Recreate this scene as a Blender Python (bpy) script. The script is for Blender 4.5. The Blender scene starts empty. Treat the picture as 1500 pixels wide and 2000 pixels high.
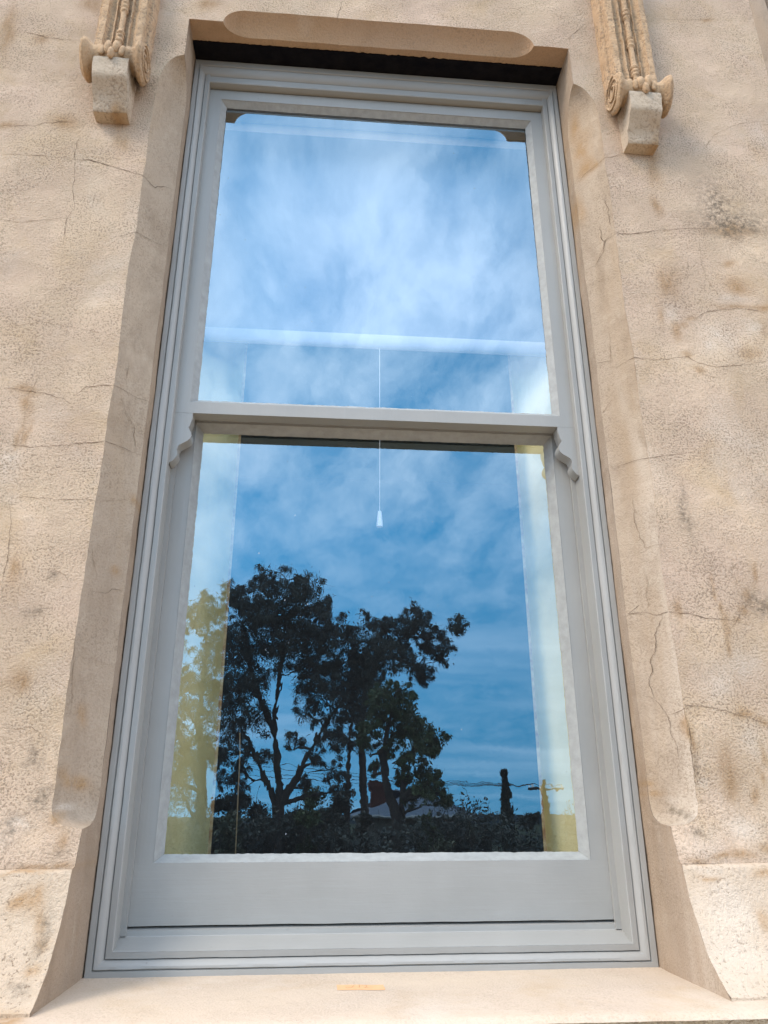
import bpy, math, random
from mathutils import Vector, Matrix, noise
R = math.radians
random.seed(7)
sc = bpy.context.scene
COL = sc.collection

# ------------------------------------------------------------------ camera
cam_d = bpy.data.cameras.new('camera')
cam = bpy.data.objects.new('camera', cam_d); COL.objects.link(cam); sc.camera = cam
cam_d.sensor_fit = 'VERTICAL'; cam_d.sensor_height = 24.0; cam_d.lens = 18.0
cam_d.clip_start = 0.02; cam_d.clip_end = 4000
rt = Vector((0.996477, -0.083828, -0.002615)); up = Vector((-0.028373, -0.366286, 0.930070)); fw = Vector((0.078923, 0.926719, 0.367374))
M = Matrix(((rt.x, up.x, -fw.x, -0.14518), (rt.y, up.y, -fw.y, -1.84772), (rt.z, up.z, -fw.z, 0.30816), (0, 0, 0, 1)))
cam.matrix_world = M

# ------------------------------------------------------------------ light
SUN_EL, SUN_AZ = R(46), R(-52)          # azimuth measured from -Y (straight out of the wall) towards +X
sdir = Vector((math.cos(SUN_EL)*math.sin(SUN_AZ), -math.cos(SUN_EL)*math.cos(SUN_AZ), math.sin(SUN_EL)))
sun_d = bpy.data.lights.new('sun', 'SUN'); sun_d.energy = 1.7; sun_d.angle = R(20); sun_d.color = (1, .885, .74)
sun = bpy.data.objects.new('sun', sun_d); COL.objects.link(sun)
sun.rotation_euler = sdir.to_track_quat('Z', 'Y').to_euler(); sun.location = (-8, -8, 12)

w = bpy.data.worlds.new('World'); sc.world = w; w.use_nodes = True
nt = w.node_tree; nt.nodes.clear()
def N(nt, t, **k):
    n = nt.nodes.new(t)
    for a, b in k.items():
        if a.startswith('i_'):
            n.inputs[a[2:].replace('_', ' ')].default_value = b
        else: setattr(n, a, b)
    return n
L = nt.links.new
sky = N(nt, 'ShaderNodeTexSky', sky_type='NISHITA', sun_disc=False, sun_elevation=SUN_EL, sun_rotation=math.atan2(sdir.x, sdir.y))
sky.ozone_density = 4.0; sky.dust_density = .5; sky.air_density = 1.1
tv = N(nt, 'ShaderNodeTexCoord'); lift = N(nt, 'ShaderNodeVectorMath', operation='ADD'); lift.inputs[1].default_value = (0, 0, .32)
L(tv.outputs['Generated'], lift.inputs[0]); nrmz = N(nt, 'ShaderNodeVectorMath', operation='NORMALIZE'); L(lift.outputs[0], nrmz.inputs[0]); L(nrmz.outputs[0], sky.inputs[0])
hs = N(nt, 'ShaderNodeHueSaturation'); hs.inputs['Saturation'].default_value = 1.35; hs.inputs['Hue'].default_value = .474; hs.inputs['Value'].default_value = 2.85
L(sky.outputs[0], hs.inputs['Color'])
tc = N(nt, 'ShaderNodeTexCoord'); sp = N(nt, 'ShaderNodeSeparateXYZ'); L(tc.outputs['Generated'], sp.inputs[0])
ad = N(nt, 'ShaderNodeMath', operation='ADD'); ad.inputs[1].default_value = .12; L(sp.outputs['Z'], ad.inputs[0])
mx = N(nt, 'ShaderNodeMath', operation='MAXIMUM'); mx.inputs[1].default_value = .05; L(ad.outputs[0], mx.inputs[0])
cb = N(nt, 'ShaderNodeCombineXYZ')
for ax in 'XY':
    d = N(nt, 'ShaderNodeMath', operation='DIVIDE'); L(sp.outputs[ax], d.inputs[0]); L(mx.outputs[0], d.inputs[1]); L(d.outputs[0], cb.inputs[ax])
mp0 = N(nt, 'ShaderNodeMapping'); mp0.inputs['Scale'].default_value = (1.75, .85, 1); mp0.inputs['Rotation'].default_value = (0, 0, -.65); mp0.inputs['Location'].default_value = (3.1, 1.7, 0); L(cb.outputs[0], mp0.inputs[0])
no = N(nt, 'ShaderNodeTexNoise'); no.inputs['Scale'].default_value = 4.2; no.inputs['Detail'].default_value = 10; no.inputs['Roughness'].default_value = .60; no.inputs['Distortion'].default_value = .25
L(mp0.outputs[0], no.inputs['Vector'])
cr = N(nt, 'ShaderNodeValToRGB'); cr.color_ramp.elements[0].position = .28; cr.color_ramp.elements[1].position = .70
L(no.outputs['Fac'], cr.inputs[0])
# thin bands of high cloud
mp = N(nt, 'ShaderNodeMapping'); mp.inputs['Location'].default_value = (5.3, .7, 0); mp.inputs['Scale'].default_value = (.5, 1.4, 1); mp.inputs['Rotation'].default_value = (0, 0, .12)
L(cb.outputs[0], mp.inputs[0])
n2 = N(nt, 'ShaderNodeTexNoise'); n2.inputs['Scale'].default_value = 1.1; n2.inputs['Detail'].default_value = 4
L(mp.outputs[0], n2.inputs['Vector'])
c2 = N(nt, 'ShaderNodeValToRGB'); c2.color_ramp.elements[0].position = .42; c2.color_ramp.elements[1].position = .75
L(n2.outputs['Fac'], c2.inputs[0])
fe = N(nt, 'ShaderNodeMapRange'); fe.inputs['From Min'].default_value = .22; fe.inputs['From Max'].default_value = .45; fe.inputs['To Min'].default_value = .42; fe.inputs['To Max'].default_value = .76; L(sp.outputs['Z'], fe.inputs['Value'])
fl = N(nt, 'ShaderNodeMath', operation='MULTIPLY'); L(cr.outputs[0], fl.inputs[0]); L(fe.outputs[0], fl.inputs[1])
ma = N(nt, 'ShaderNodeMath', operation='MAXIMUM'); L(fl.outputs[0], ma.inputs[0]); f2 = N(nt, 'ShaderNodeMapRange'); f2.inputs['From Min'].default_value = .25; f2.inputs['From Max'].default_value = .5; f2.inputs['To Min'].default_value = 1; f2.inputs['To Max'].default_value = .25; L(sp.outputs['Z'], f2.inputs['Value'])
f3 = N(nt, 'ShaderNodeMath', operation='MULTIPLY'); L(c2.outputs[0], f3.inputs[0]); L(f2.outputs[0], f3.inputs[1]); L(f3.outputs[0], ma.inputs[1])
el = N(nt, 'ShaderNodeMapRange'); el.inputs['From Min'].default_value = .05; el.inputs['From Max'].default_value = .5; el.inputs['To Min'].default_value = .22; el.inputs['To Max'].default_value = .85
L(sp.outputs['Z'], el.inputs['Value'])
ms = N(nt, 'ShaderNodeMath', operation='MULTIPLY'); L(el.outputs[0], ms.inputs[1]); L(ma.outputs[0], ms.inputs[0])
mxc = N(nt, 'ShaderNodeMixRGB'); mxc.inputs['Color2'].default_value = (21, 21.6, 25, 1)
# white cloud added overhead and to either side, unseen, to cut the blue light
xa = N(nt, 'ShaderNodeMath', operation='ABSOLUTE'); L(sp.outputs['X'], xa.inputs[0])
m1 = N(nt, 'ShaderNodeMapRange'); m1.inputs['From Min'].default_value = .40; m1.inputs['From Max'].default_value = .75; L(xa.outputs[0], m1.inputs['Value'])
m2 = N(nt, 'ShaderNodeMapRange'); m2.inputs['From Min'].default_value = .72; m2.inputs['From Max'].default_value = .92; L(sp.outputs['Z'], m2.inputs['Value'])
mm = N(nt, 'ShaderNodeMath', operation='MAXIMUM'); L(m1.outputs[0], mm.inputs[0]); L(m2.outputs[0], mm.inputs[1])
m3 = N(nt, 'ShaderNodeMath', operation='MULTIPLY'); m3.inputs[1].default_value = .9; L(mm.outputs[0], m3.inputs[0])
m4 = N(nt, 'ShaderNodeMath', operation='MAXIMUM'); L(m3.outputs[0], m4.inputs[0]); L(ms.outputs[0], m4.inputs[1])
hz = N(nt, 'ShaderNodeMapRange'); hz.inputs['From Min'].default_value = 0; hz.inputs['From Max'].default_value = .34; hz.inputs['To Min'].default_value = .62; hz.inputs['To Max'].default_value = 1; L(sp.outputs['Z'], hz.inputs['Value'])
hm = N(nt, 'ShaderNodeMixRGB', blend_type='MULTIPLY'); hm.inputs['Fac'].default_value = 1; L(hs.outputs[0], hm.inputs['Color1']); L(hz.outputs[0], hm.inputs['Color2'])
L(m4.outputs[0], mxc.inputs['Fac']); L(hm.outputs[0], mxc.inputs['Color1'])
bg = N(nt, 'ShaderNodeBackground'); bg.inputs['Strength'].default_value = .10; L(mxc.outputs[0], bg.inputs['Color'])
wo = N(nt, 'ShaderNodeOutputWorld'); L(bg.outputs[0], wo.inputs[0])

sc.view_settings.view_transform = 'Standard'; sc.view_settings.look = 'None'
sc.view_settings.gamma = 1; sc.view_settings.exposure = 0.52
sc.cycles.max_bounces = 8; sc.cycles.transparent_max_bounces = 12

# ------------------------------------------------------------------ helpers
def tag(o, label=None, cat=None, group=None, kind=None):
    if label: o['label'] = label
    if cat: o['category'] = cat
    if group: o['group'] = group
    if kind: o['kind'] = kind
    return o
def empty(name, loc, label, cat, group=None):
    o = bpy.data.objects.new(name, None); COL.objects.link(o); o.location = loc; o.empty_display_size = .1
    return tag(o, label, cat, group)
def wloc(o):
    v = Vector((0, 0, 0))
    while o: v += o.location; o = o.parent
    return v
def obj(name, V, F, mat, parent=None, smooth=True, label=None, origin=None, angle=35, attrs=None):
    me = bpy.data.meshes.new(name)
    base = wloc(parent) if parent else Vector(origin or (0, 0, 0))
    me.from_pydata([(v[0]-base.x, v[1]-base.y, v[2]-base.z) for v in V], [], F)
    me.materials.append(mat)
    o = bpy.data.objects.new(name, me); COL.objects.link(o)
    if parent: o.parent = parent
    else: o.location = base
    if smooth:
        me.polygons.foreach_set('use_smooth', [True]*len(me.polygons))
        me.set_sharp_from_angle(angle=R(angle))
    if attrs:
        for k, vals in attrs.items():
            a = me.attributes.new(k, 'FLOAT', 'POINT'); a.data.foreach_set('value', vals)
    if label: o['label'] = label
    return o
class MB:
    def __init__(s): s.V = []; s.F = []
    def add(s, V, F):
        n = len(s.V); s.V += [tuple(v) for v in V]; s.F += [tuple(i+n for i in f) for f in F]; return s
    def box(s, a, b, bev=.0):
        (x0, y0, z0), (x1, y1, z1) = a, b
        V = [(x, y, z) for x in (x0, x1) for y in (y0, y1) for z in (z0, z1)]
        return s.add(V, [(0, 1, 3, 2), (4, 6, 7, 5), (0, 4, 5, 1), (2, 3, 7, 6), (0, 2, 6, 4), (1, 5, 7, 3)])
    def grid(s, fn, us, vs, flip=False):
        V = [fn(u, v) for v in vs for u in us]; n = len(us); F = []
        for j in range(len(vs)-1):
            for i in range(n-1):
                q = (j*n+i, j*n+i+1, (j+1)*n+i+1, (j+1)*n+i); F.append(q[::-1] if flip else q)
        return s.add(V, F)
    def tube(s, pts, rads, n=8, cap=True):
        rings = []; prev = None
        pts = [Vector(p) for p in pts]
        if not isinstance(rads, (list, tuple)): rads = [rads]*len(pts)
        for i, p in enumerate(pts):
            d = (pts[min(i+1, len(pts)-1)] - pts[max(i-1, 0)]).normalized()
            if prev is None: a = d.orthogonal().normalized()
            else:
                a = prev - d*prev.dot(d)
                a = a.normalized() if a.length > 1e-6 else d.orthogonal().normalized()
            prev = a; b = d.cross(a)
            rings.append([p + (a*math.cos(2*math.pi*k/n) + b*math.sin(2*math.pi*k/n))*rads[i] for k in range(n)])
        V = [v for r in rings for v in r]; F = []
        for j in range(len(rings)-1):
            for k in range(n): F.append((j*n+k, j*n+(k+1) % n, (j+1)*n+(k+1) % n, (j+1)*n+k))
        if cap: F.append(tuple(range(n))[::-1]); F.append(tuple((len(rings)-1)*n+k for k in range(n)))
        return s.add(V, F)
    def prism(s, poly, ax, a, b):
        """extrude a 2D polygon along axis ax from a to b; poly in the two other axes in order"""
        def P(p, t):
            v = [p[0], p[1]]; v.insert(ax, t); return tuple(v)
        n = len(poly)
        V = [P(p, a) for p in poly] + [P(p, b) for p in poly]
        F = [tuple(range(n)), tuple(range(2*n-1, n-1, -1))] + [(i, i+n, (i+1) % n+n, (i+1) % n) for i in range(n)]
        return s.add(V, F)
    def build(s, name, mat, parent=None, **k): return obj(name, s.V, s.F, mat, parent, **k)
def lin(a, b, n): return [a+(b-a)*i/n for i in range(n+1)]
def sm(a, b, x):
    t = min(1, max(0, (x-a)/(b-a))); return t*t*(3-2*t)
def nz(*p): return noise.noise(Vector(p))

# ------------------------------------------------------------------ materials
def mat(name, rough=.8, spec=.3):
    m = bpy.data.materials.new(name); m.use_nodes = True
    b = m.node_tree.nodes['Principled BSDF']; b.inputs['Roughness'].default_value = rough
    b.inputs['Specular IOR Level'].default_value = spec
    return m, m.node_tree, b
def ramp(nt, src, p0, p1, c0=(0, 0, 0, 1), c1=(1, 1, 1, 1)):
    r = N(nt, 'ShaderNodeValToRGB'); e = r.color_ramp.elements
    e[0].position = p0; e[1].position = p1; e[0].color = c0; e[1].color = c1
    nt.links.new(src, r.inputs[0]); return r.outputs[0]
def tex(nt, vec, scale, detail=4, rough=.5, dist=0, out='Fac'):
    n = N(nt, 'ShaderNodeTexNoise'); n.inputs['Scale'].default_value = scale; n.inputs['Detail'].default_value = detail
    n.inputs['Roughness'].default_value = rough; n.inputs['Distortion'].default_value = dist
    nt.links.new(vec, n.inputs['Vector']); return n.outputs[out]
def mixc(nt, fac, a, b, mode='MIX'):
    n = N(nt, 'ShaderNodeMixRGB', blend_type=mode)
    for s, k in ((fac, 'Fac'), (a, 'Color1'), (b, 'Color2')):
        if hasattr(s, 'links'): nt.links.new(s, n.inputs[k])
        else: n.inputs[k].default_value = s if k == 'Fac' else (*s, 1)
    return n.outputs[0]
def mth(nt, op, a, b):
    n = N(nt, 'ShaderNodeMath', operation=op)
    for i, s in enumerate((a, b)):
        if hasattr(s, 'links'): nt.links.new(s, n.inputs[i])
        else: n.inputs[i].default_value = s
    return n.outputs[0]
def mapped(nt, sc3, kind='Object'):
    t = N(nt, 'ShaderNodeTexCoord'); m = N(nt, 'ShaderNodeMapping'); m.inputs['Scale'].default_value = sc3
    nt.links.new(t.outputs[kind], m.inputs[0]); return m.outputs[0]
def bump(nt, b, h, strength=1, dist=.001, prev=None):
    n = N(nt, 'ShaderNodeBump'); n.inputs['Strength'].default_value = strength; n.inputs['Distance'].default_value = dist
    nt.links.new(h, n.inputs['Height'])
    if prev: nt.links.new(prev, n.inputs['Normal'])
    if b: nt.links.new(n.outputs[0], b.inputs['Normal'])
    return n.outputs[0]
def attr(nt, name):
    n = N(nt, 'ShaderNodeAttribute'); n.attribute_name = name; return n.outputs['Fac']

def plaster(name, base, pink, ochre, grain, gscale, pits, streak=False, th=.40, pale=(.70, .61, .50), lichen=0.0):
    m, t, b = mat(name, .92, .15)
    v = mapped(t, (1, 1, 1))
    vs = mapped(t, (1, 1, .22)) if streak else v
    c = mixc(t, ramp(t, tex(t, vs, 3.2, 6, .6), .38, .66), base, pink)
    c = mixc(t, mth(t, 'MULTIPLY', ramp(t, tex(t, vs, 5.1, 7, .65, .4), .52, .72), .55), c, ochre)
    c = mixc(t, mth(t, 'MULTIPLY', ramp(t, tex(t, vs, 2.3, 5, .6, .3), .55, .75), .5), c, pale)
    # stains with shapes of their own, from the mesh
    st = mth(t, 'MULTIPLY', attr(t, 'stain'), ramp(t, tex(t, mapped(t, (1, 1, .35)), 34, 6, .75), .20, .52))
    c = mixc(t, mth(t, 'MULTIPLY', st, .8), c, (.36, .21, .09))
    gr = mth(t, 'MULTIPLY', attr(t, 'dirt'), ramp(t, tex(t, v, 60, 5, .75), .38, .62))
    c = mixc(t, gr, c, (.16, .125, .085))
    pa = mth(t, 'MULTIPLY', mth(t, 'MULTIPLY', attr(t, 'pale'), .55), ramp(t, tex(t, v, 22, 6, .7), .25, .6))
    c = mixc(t, pa, c, pale)
    if streak:
        c = mixc(t, mth(t, 'MULTIPLY', ramp(t, tex(t, mapped(t, (1, 1, .5)), 8, 7, .7, .5), .50, .66), .42), c, (.235, .165, .105))
        c = mixc(t, mth(t, 'MULTIPLY', ramp(t, tex(t, v, 13, 7, .7, .3), .56, .70), .35), c, (.55, .45, .33))
    # sand grains and pits
    g1 = tex(t, v, gscale, 3, .6, .3)
    g2 = tex(t, v, gscale*2.7, 2, .6)
    var = ramp(t, tex(t, v, 7, 4, .6), .34, .62, (.08, .08, .08, 1), (1, 1, 1, 1))
    pit = mth(t, 'MULTIPLY', ramp(t, g1, th, th+.09, (1, 1, 1, 1), (0, 0, 0, 1)), var)
    c = mixc(t, mth(t, 'MULTIPLY', pit, pits), c, (.19, .135, .085))
    c = mixc(t, mth(t, 'MULTIPLY', ramp(t, g2, .55, .75), .25*grain), c, (.72, .63, .52))
    t.links.new(c, b.inputs['Base Color'])
    hh = mth(t, 'ADD', g1, mth(t, 'MULTIPLY', g2, .5))
    hh = mth(t, 'MULTIPLY', hh, ramp(t, tex(t, v, 4.3, 5, .65), .32, .58, (.25, .25, .25, 1), (1, 1, 1, 1)))
    n0 = bump(t, None, tex(t, vs, 14, 6, .6), .6, .008)
    bump(t, b, hh, 1.0*grain, .0075, n0)
    return m
M_ROUGH = plaster('roughcast_render', (.605, .455, .308), (.58, .425, .305), (.525, .365, .195), 1.0, 205, .65)
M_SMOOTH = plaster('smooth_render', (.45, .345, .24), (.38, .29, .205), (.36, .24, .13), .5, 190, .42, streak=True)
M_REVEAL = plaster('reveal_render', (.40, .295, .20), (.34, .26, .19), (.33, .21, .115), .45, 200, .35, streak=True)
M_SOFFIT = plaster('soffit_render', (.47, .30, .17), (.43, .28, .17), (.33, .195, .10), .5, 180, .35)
M_PLINTH = plaster('plinth_render', (.53, .42, .30), (.50, .38, .265), (.50, .35, .20), .7, 135, .85, th=.335)
M_STONE = plaster('carved_stone', (.51, .345, .20), (.45, .295, .17), (.37, .205, .09), .9, 120, .8)
M_BLOCK = plaster('corbel_stone', (.53, .43, .31), (.50, .39, .28), (.42, .29, .16), .6, 130, .55)
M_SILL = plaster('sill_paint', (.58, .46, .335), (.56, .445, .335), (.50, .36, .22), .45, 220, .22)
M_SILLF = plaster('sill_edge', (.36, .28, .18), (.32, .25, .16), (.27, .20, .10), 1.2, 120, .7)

def simple(name, col, rough=.7, spec=.3, var=None, sc_=8, bumpd=0, bs=60):
    m, t, b = mat(name, rough, spec)
    v = mapped(t, (1, 1, 1))
    if var: t.links.new(mixc(t, ramp(t, tex(t, v, sc_, 5, .6), .35, .65), col, var), b.inputs['Base Color'])
    else: b.inputs['Base Color'].default_value = (*col, 1)
    if bumpd: bump(t, b, tex(t, v, bs, 4, .6), 1, bumpd)
    return m
def paint(name, axis):
    m, t, b = mat(name, .42, .4)
    s = [26, 26, 26]; s[axis] = 1.4
    v = mapped(t, tuple(s)); v1 = mapped(t, (1, 1, 1))
    c = mixc(t, ramp(t, tex(t, v1, 3, 5, .6), .35, .7), (.305, .295, .265), (.345, .333, .30))
    c = mixc(t, mth(t, 'MULTIPLY', ramp(t, tex(t, v, 4.0, 5, .7), .52, .78), .15), c, (.43, .43, .41))
    c = mixc(t, mth(t, 'MULTIPLY', ramp(t, tex(t, v1, 90, 3, .6), .70, .76), .5), c, (.22, .21, .19))
    t.links.new(c, b.inputs['Base Color'])
    n0 = bump(t, None, tex(t, v, 5.5, 5, .7), .28, .0014)
    bump(t, b, tex(t, v1, 45, 4, .6), .3, .0012, n0)
    t.links.new(ramp(t, tex(t, v1, 12, 4, .6), .3, .7, (.36, .36, .36, 1), (.55, .55, .55, 1)), b.inputs['Roughness'])
    return m
P_V = paint('grey_paint_upright', 2); P_H = paint('grey_paint_crosswise', 0)
M_PUTTY = simple('painted_putty', (.30, .295, .27), .5, .3, (.36, .355, .325), 40, .0015, 70)
M_RECESS_SHADE = simple('recess_shade_black', (.006, .006, .008), .95, .05, (.012, .011, .012), 30, .002, 120)
M_CRACK = simple('crack_dark', (.12, .08, .05), .95, .05)
M_CRACKF = simple('crack_faint', (.25, .175, .11), .95, .05)

def glass(name, refl, wav, seed):
    m = bpy.data.materials.new(name); m.use_nodes = True; t = m.node_tree; t.nodes.clear()
    o = N(t, 'ShaderNodeOutputMaterial'); tr = N(t, 'ShaderNodeBsdfTransparent'); gl = N(t, 'ShaderNodeBsdfGlossy')
    tr.inputs[0].default_value = (.97, .98, .97, 1)
    gl.inputs['Roughness'].default_value = 0.0; gl.inputs['Color'].default_value = (.68, .90, 1, 1)
    v = mapped(t, (1, 1, .75))
    off = N(t, 'ShaderNodeVectorMath', operation='ADD'); off.inputs[1].default_value = (seed, seed*2, 0); t.links.new(v, off.inputs[0]); v = off.outputs[0]
    n0 = bump(t, None, tex(t, v, 3.5, 1, .4), 1, .00035*wav)
    n1 = bump(t, None, tex(t, v, 19, 2, .5, .6), 1, .000075*wav, n0)
    n1 = bump(t, None, tex(t, v, 60, 1, .5, .3), 1, .000007*wav, n1)
    t.links.new(n1, gl.inputs['Normal'])
    fr = N(t, 'ShaderNodeLayerWeight'); fr.inputs[0].default_value = .5
    f = mth(t, 'ADD', mth(t, 'MULTIPLY', mth(t, 'POWER', fr.outputs['Facing'], 4), .6), refl)
    # dust specks and smears
    mix = N(t, 'ShaderNodeMixShader'); t.links.new(f, mix.inputs[0]); t.links.new(tr.outputs[0], mix.inputs[1]); t.links.new(gl.outputs[0], mix.inputs[2])
    df = N(t, 'ShaderNodeBsdfDiffuse'); df.inputs[0].default_value = (.75, .78, .8, 1)
    d = mth(t, 'MULTIPLY', ramp(t, tex(t, v, 120, 2, .5), .765, .79), ramp(t, tex(t, v, 6, 2, .5), .45, .6))
    d = mth(t, 'MULTIPLY', d, .55)
    d = mth(t, 'ADD', d, .008)
    m2 = N(t, 'ShaderNodeMixShader'); t.links.new(d, m2.inputs[0]); t.links.new(mix.outputs[0], m2.inputs[1]); t.links.new(df.outputs[0], m2.inputs[2])
    t.links.new(m2.outputs[0], o.inputs[0]); return m
G_UP = glass('old_glass_upper', .31, 1.0, 3.0); G_LO = glass('old_glass_lower', .29, .95, 11.0)

# ------------------------------------------------------------------ the house wall
house = empty('house_wall', (0, -.14, 0), 'weathered cream rendered house wall around the tall sash window', 'wall')
def base_y(z):
    if z > .36: return -.14
    if z > .21: return -.14 - .026*(sm(.36, .21, z))**1.3
    return -.166
def plinth_y(z):
    k = [(-.05, -.345), (0, -.312), (.03, -.275), (.06, -.245), (.127, -.207), (.17, -.192), (.203, -.182), (.30, -.182)]
    for (a, p), (b, q) in zip(k, k[1:]):
        if a <= z <= b: return p+(q-p)*(z-a)/(b-a)
    return k[0][1]
def wob(x, z): return .0028*nz(x*3.1, 2.2, z*3.1) + .0011*nz(x*13, 5.2, z*13)
def wall_y(x, z): return base_y(z) + wob(x, z)
CH = .070
def cw(z):
    if z > 2.46 or z < .285: return 0
    if z > 2.32: return CH*math.sqrt(max(0, 1-((z-2.32)/.14)**2))
    if z < .345: return CH*max(0, 1-((.345-z)/.06)**3.2)**(1/2.4)*(1+.07*nz(z*60, 1, 1))
    return CH
def edge_j(z, s): return .0026*nz(z*7, s*4.4, 1) + .0014*nz(z*30, s*4.4, 7) + .0010*nz(z*90, s*4.4, 7)
RX = .605
def x_out(z, s): return s*(RX + cw(z)*(1 + .10*nz(z*4, s, 3)) + (edge_j(z, s) if cw(z) > 0 else .0))
def x_in(z, s): return s*(RX + edge_j(z, s)*.6)
def y_in(z, s): return base_y(z) + wob(s*RX, z) + .085*(cw(z)/CH) + edge_j(z, s+5)

STAINS = [('s',-0.746,2.103,0.032,0.058),('s',-0.761,2.17,0.02,0.02),('s',-0.91,2.157,0.05,0.035),('s',-0.873,1.275,0.036,0.012),('s',-0.862,1.24,0.022,0.028),('s',-0.862,1.156,0.007,0.055),('s',-0.879,1.128,0.009,0.083),('s',-0.837,0.812,0.022,0.036),('s',-1.133,2.509,0.022,0.133),('s',-0.904,2.648,0.038,0.046),('s',-1.076,2.132,0.035,0.019),('s',-1.025,2.488,0.026,0.035),('s',0.824,2.148,0.026,0.095),('s',0.81,1.988,0.016,0.039),('s',0.81,1.709,0.038,0.072),('d',1.052,1.929,0.112,0.043),('d',1.001,2.003,0.081,0.121),('s',1.032,1.909,0.08,0.027),('s',1.012,1.706,0.046,0.045),('s',1.003,1.786,0.031,0.015),('s',0.806,1.553,0.013,0.048),('s',0.827,1.571,0.018,0.014),('s',0.86,1.593,0.024,0.011),('s',0.984,1.636,0.069,0.009),('s',1.074,1.633,0.031,0.014),('s',0.832,1.458,0.024,0.012),('s',0.854,1.424,0.02,0.01),('s',1.06,1.562,0.018,0.027),('s',1.001,1.483,0.045,0.02),('p',0.921,1.529,0.06,0.059),('p',1.032,1.568,0.045,0.028),('p',0.803,1.604,0.03,0.038),('p',1.006,1.67,0.068,0.014),('s',0.798,0.811,0.005,0.045),('s',0.8,0.749,0.007,0.037),('s',0.807,0.7,0.008,0.034),('s',0.81,0.658,0.008,0.017),('s',0.875,0.794,0.012,0.023),('s',0.851,0.768,0.012,0.013),('s',0.83,0.743,0.01,0.01),('s',0.905,0.852,0.007,0.04),('d',0.897,0.776,0.038,0.038),('d',0.752,1.016,0.018,0.085),('s',0.701,0.764,0.01,0.032),('s',0.768,1.602,0.012,0.034),('s',0.689,0.503,0.009,0.025),('s',0.69,0.459,0.007,0.024),('d',0.688,0.415,0.005,0.033),('s',0.689,0.481,0.01,0.033),('d',0.688,0.377,0.005,0.013),('s',0.834,0.511,0.025,0.007),('s',0.799,0.517,0.017,0.006),('s',0.863,0.5,0.021,0.009),('s',0.818,0.519,0.012,0.015),('s',0.848,0.425,0.006,0.033),('s',0.822,0.382,0.007,0.021),('s',0.802,0.34,0.007,0.021),('s',0.76,0.392,0.023,0.065),('s',0.748,0.23,0.034,0.009),('s',0.808,0.248,0.025,0.014),('s',0.702,0.224,0.034,0.005),('s',0.645,0.217,0.028,0.005),('s',0.617,0.345,0.018,0.011),('s',0.609,0.372,0.011,0.01),('p',0.652,0.335,0.018,0.012),('p',0.764,0.592,0.043,0.053),('p',0.844,0.628,0.043,0.036),('p',0.824,0.457,0.03,0.034),('p',0.692,0.371,0.016,0.015),('d',0.655,0.279,0.029,0.022),('d',0.648,0.309,0.023,0.012),('p',0.768,0.278,0.034,0.02),('s',0.567,0.299,0.007,0.016),('s',0.573,0.259,0.009,0.012),('s',0.565,0.2,0.013,0.014),('s',0.545,0.086,0.027,0.035),('s',0.556,0.036,0.019,0.017),('s',0.776,0.198,0.023,0.01),('s',0.739,0.119,0.016,0.018),('s',0.657,0.198,0.032,0.005),('s',-0.657,0.371,0.023,0.016),('s',-0.678,0.391,0.01,0.02),('s',-0.636,0.371,0.023,0.012),('s',-0.65,0.505,0.009,0.019),('s',-0.628,0.841,0.009,0.015),('s',-0.612,1.027,0.007,0.016),('s',-0.661,0.303,0.016,0.019),('s',-0.64,0.265,0.014,0.019),('s',-0.629,0.218,0.03,0.007),('s',-0.696,0.21,0.049,0.004),('s',-0.678,0.219,0.035,0.005),('d',-0.647,0.246,0.019,0.011),('d',-0.697,0.341,0.02,0.029),('d',-0.737,0.284,0.029,0.028),('d',-0.729,0.42,0.025,0.025),('d',-0.749,0.814,0.016,0.015),('d',-0.774,0.732,0.032,0.018),('s',-0.668,0.161,0.024,0.03),('s',-0.644,0.127,0.013,0.022),('s',-0.694,0.153,0.018,0.015),('s',-0.63,0.095,0.018,0.013),('s',-0.626,0.056,0.016,0.014),('s',-0.651,-0.008,0.025,0.007),('s',-0.627,-0.001,0.025,0.006),('p',-0.729,0.293,0.02,0.014),('p',-0.654,0.322,0.024,0.009),('d',-0.632,0.11,0.018,0.051),('d',-0.64,0.026,0.026,0.015),('d',-0.743,2.356,0.012,0.042),('d',-0.727,2.316,0.011,0.037),('s',-0.776,0.576,0.021,0.032),('p',-0.884,1.088,0.029,0.047),('p',-0.545,0.976,0.004,0.004),('s',-0.548,2.699,0.04,0.028),('s',1.1,2.807,0.03,0.013),('s',0.626,2.173,0.023,0.041),('s',0.655,2.155,0.017,0.016),('s',0.603,2.03,0.016,0.06),('s',0.612,2.35,0.02,0.066),('s',0.635,2.256,0.026,0.056)]      # kind, x, z, rx, rz
def att(pts):
    res = {'stain': [], 'dirt': [], 'pale': []}
    for p in pts:
        a = {'s': 0., 'd': 0., 'p': 0.}
        wx = .02*nz(p[0]*14, 1, p[2]*14); wz = .02*nz(p[0]*14, 9, p[2]*14)
        for k, x, z, rx, rz in STAINS:
            dx = (p[0]+wx-x)/rx; dz = (p[2]+wz-z)/rz; q = dx*dx+dz*dz
            if q < 4: a[k] += math.exp(-q*1.4)
        res['stain'].append(min(1, a['s'])); res['dirt'].append(min(1, a['d'])); res['pale'].append(min(1, a['p']))
    return res
zs = [z for z in lin(.2135, .40, 34)] + [z for z in lin(.405, 2.30, 200)] + lin(2.305, 2.62, 50) + lin(2.63, 3.4, 70)
rough = MB()
for s in (-1, 1):
    def f(u, z, s=s):
        x0 = x_out(z, s) if z < 2.62 else s*RX; x = x0 + (s*1.27 - x0)*u
        return (x, wall_y(x, z), z)
    rough.grid(f, lin(0, 1, 64), zs, flip=(s < 0))
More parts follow.
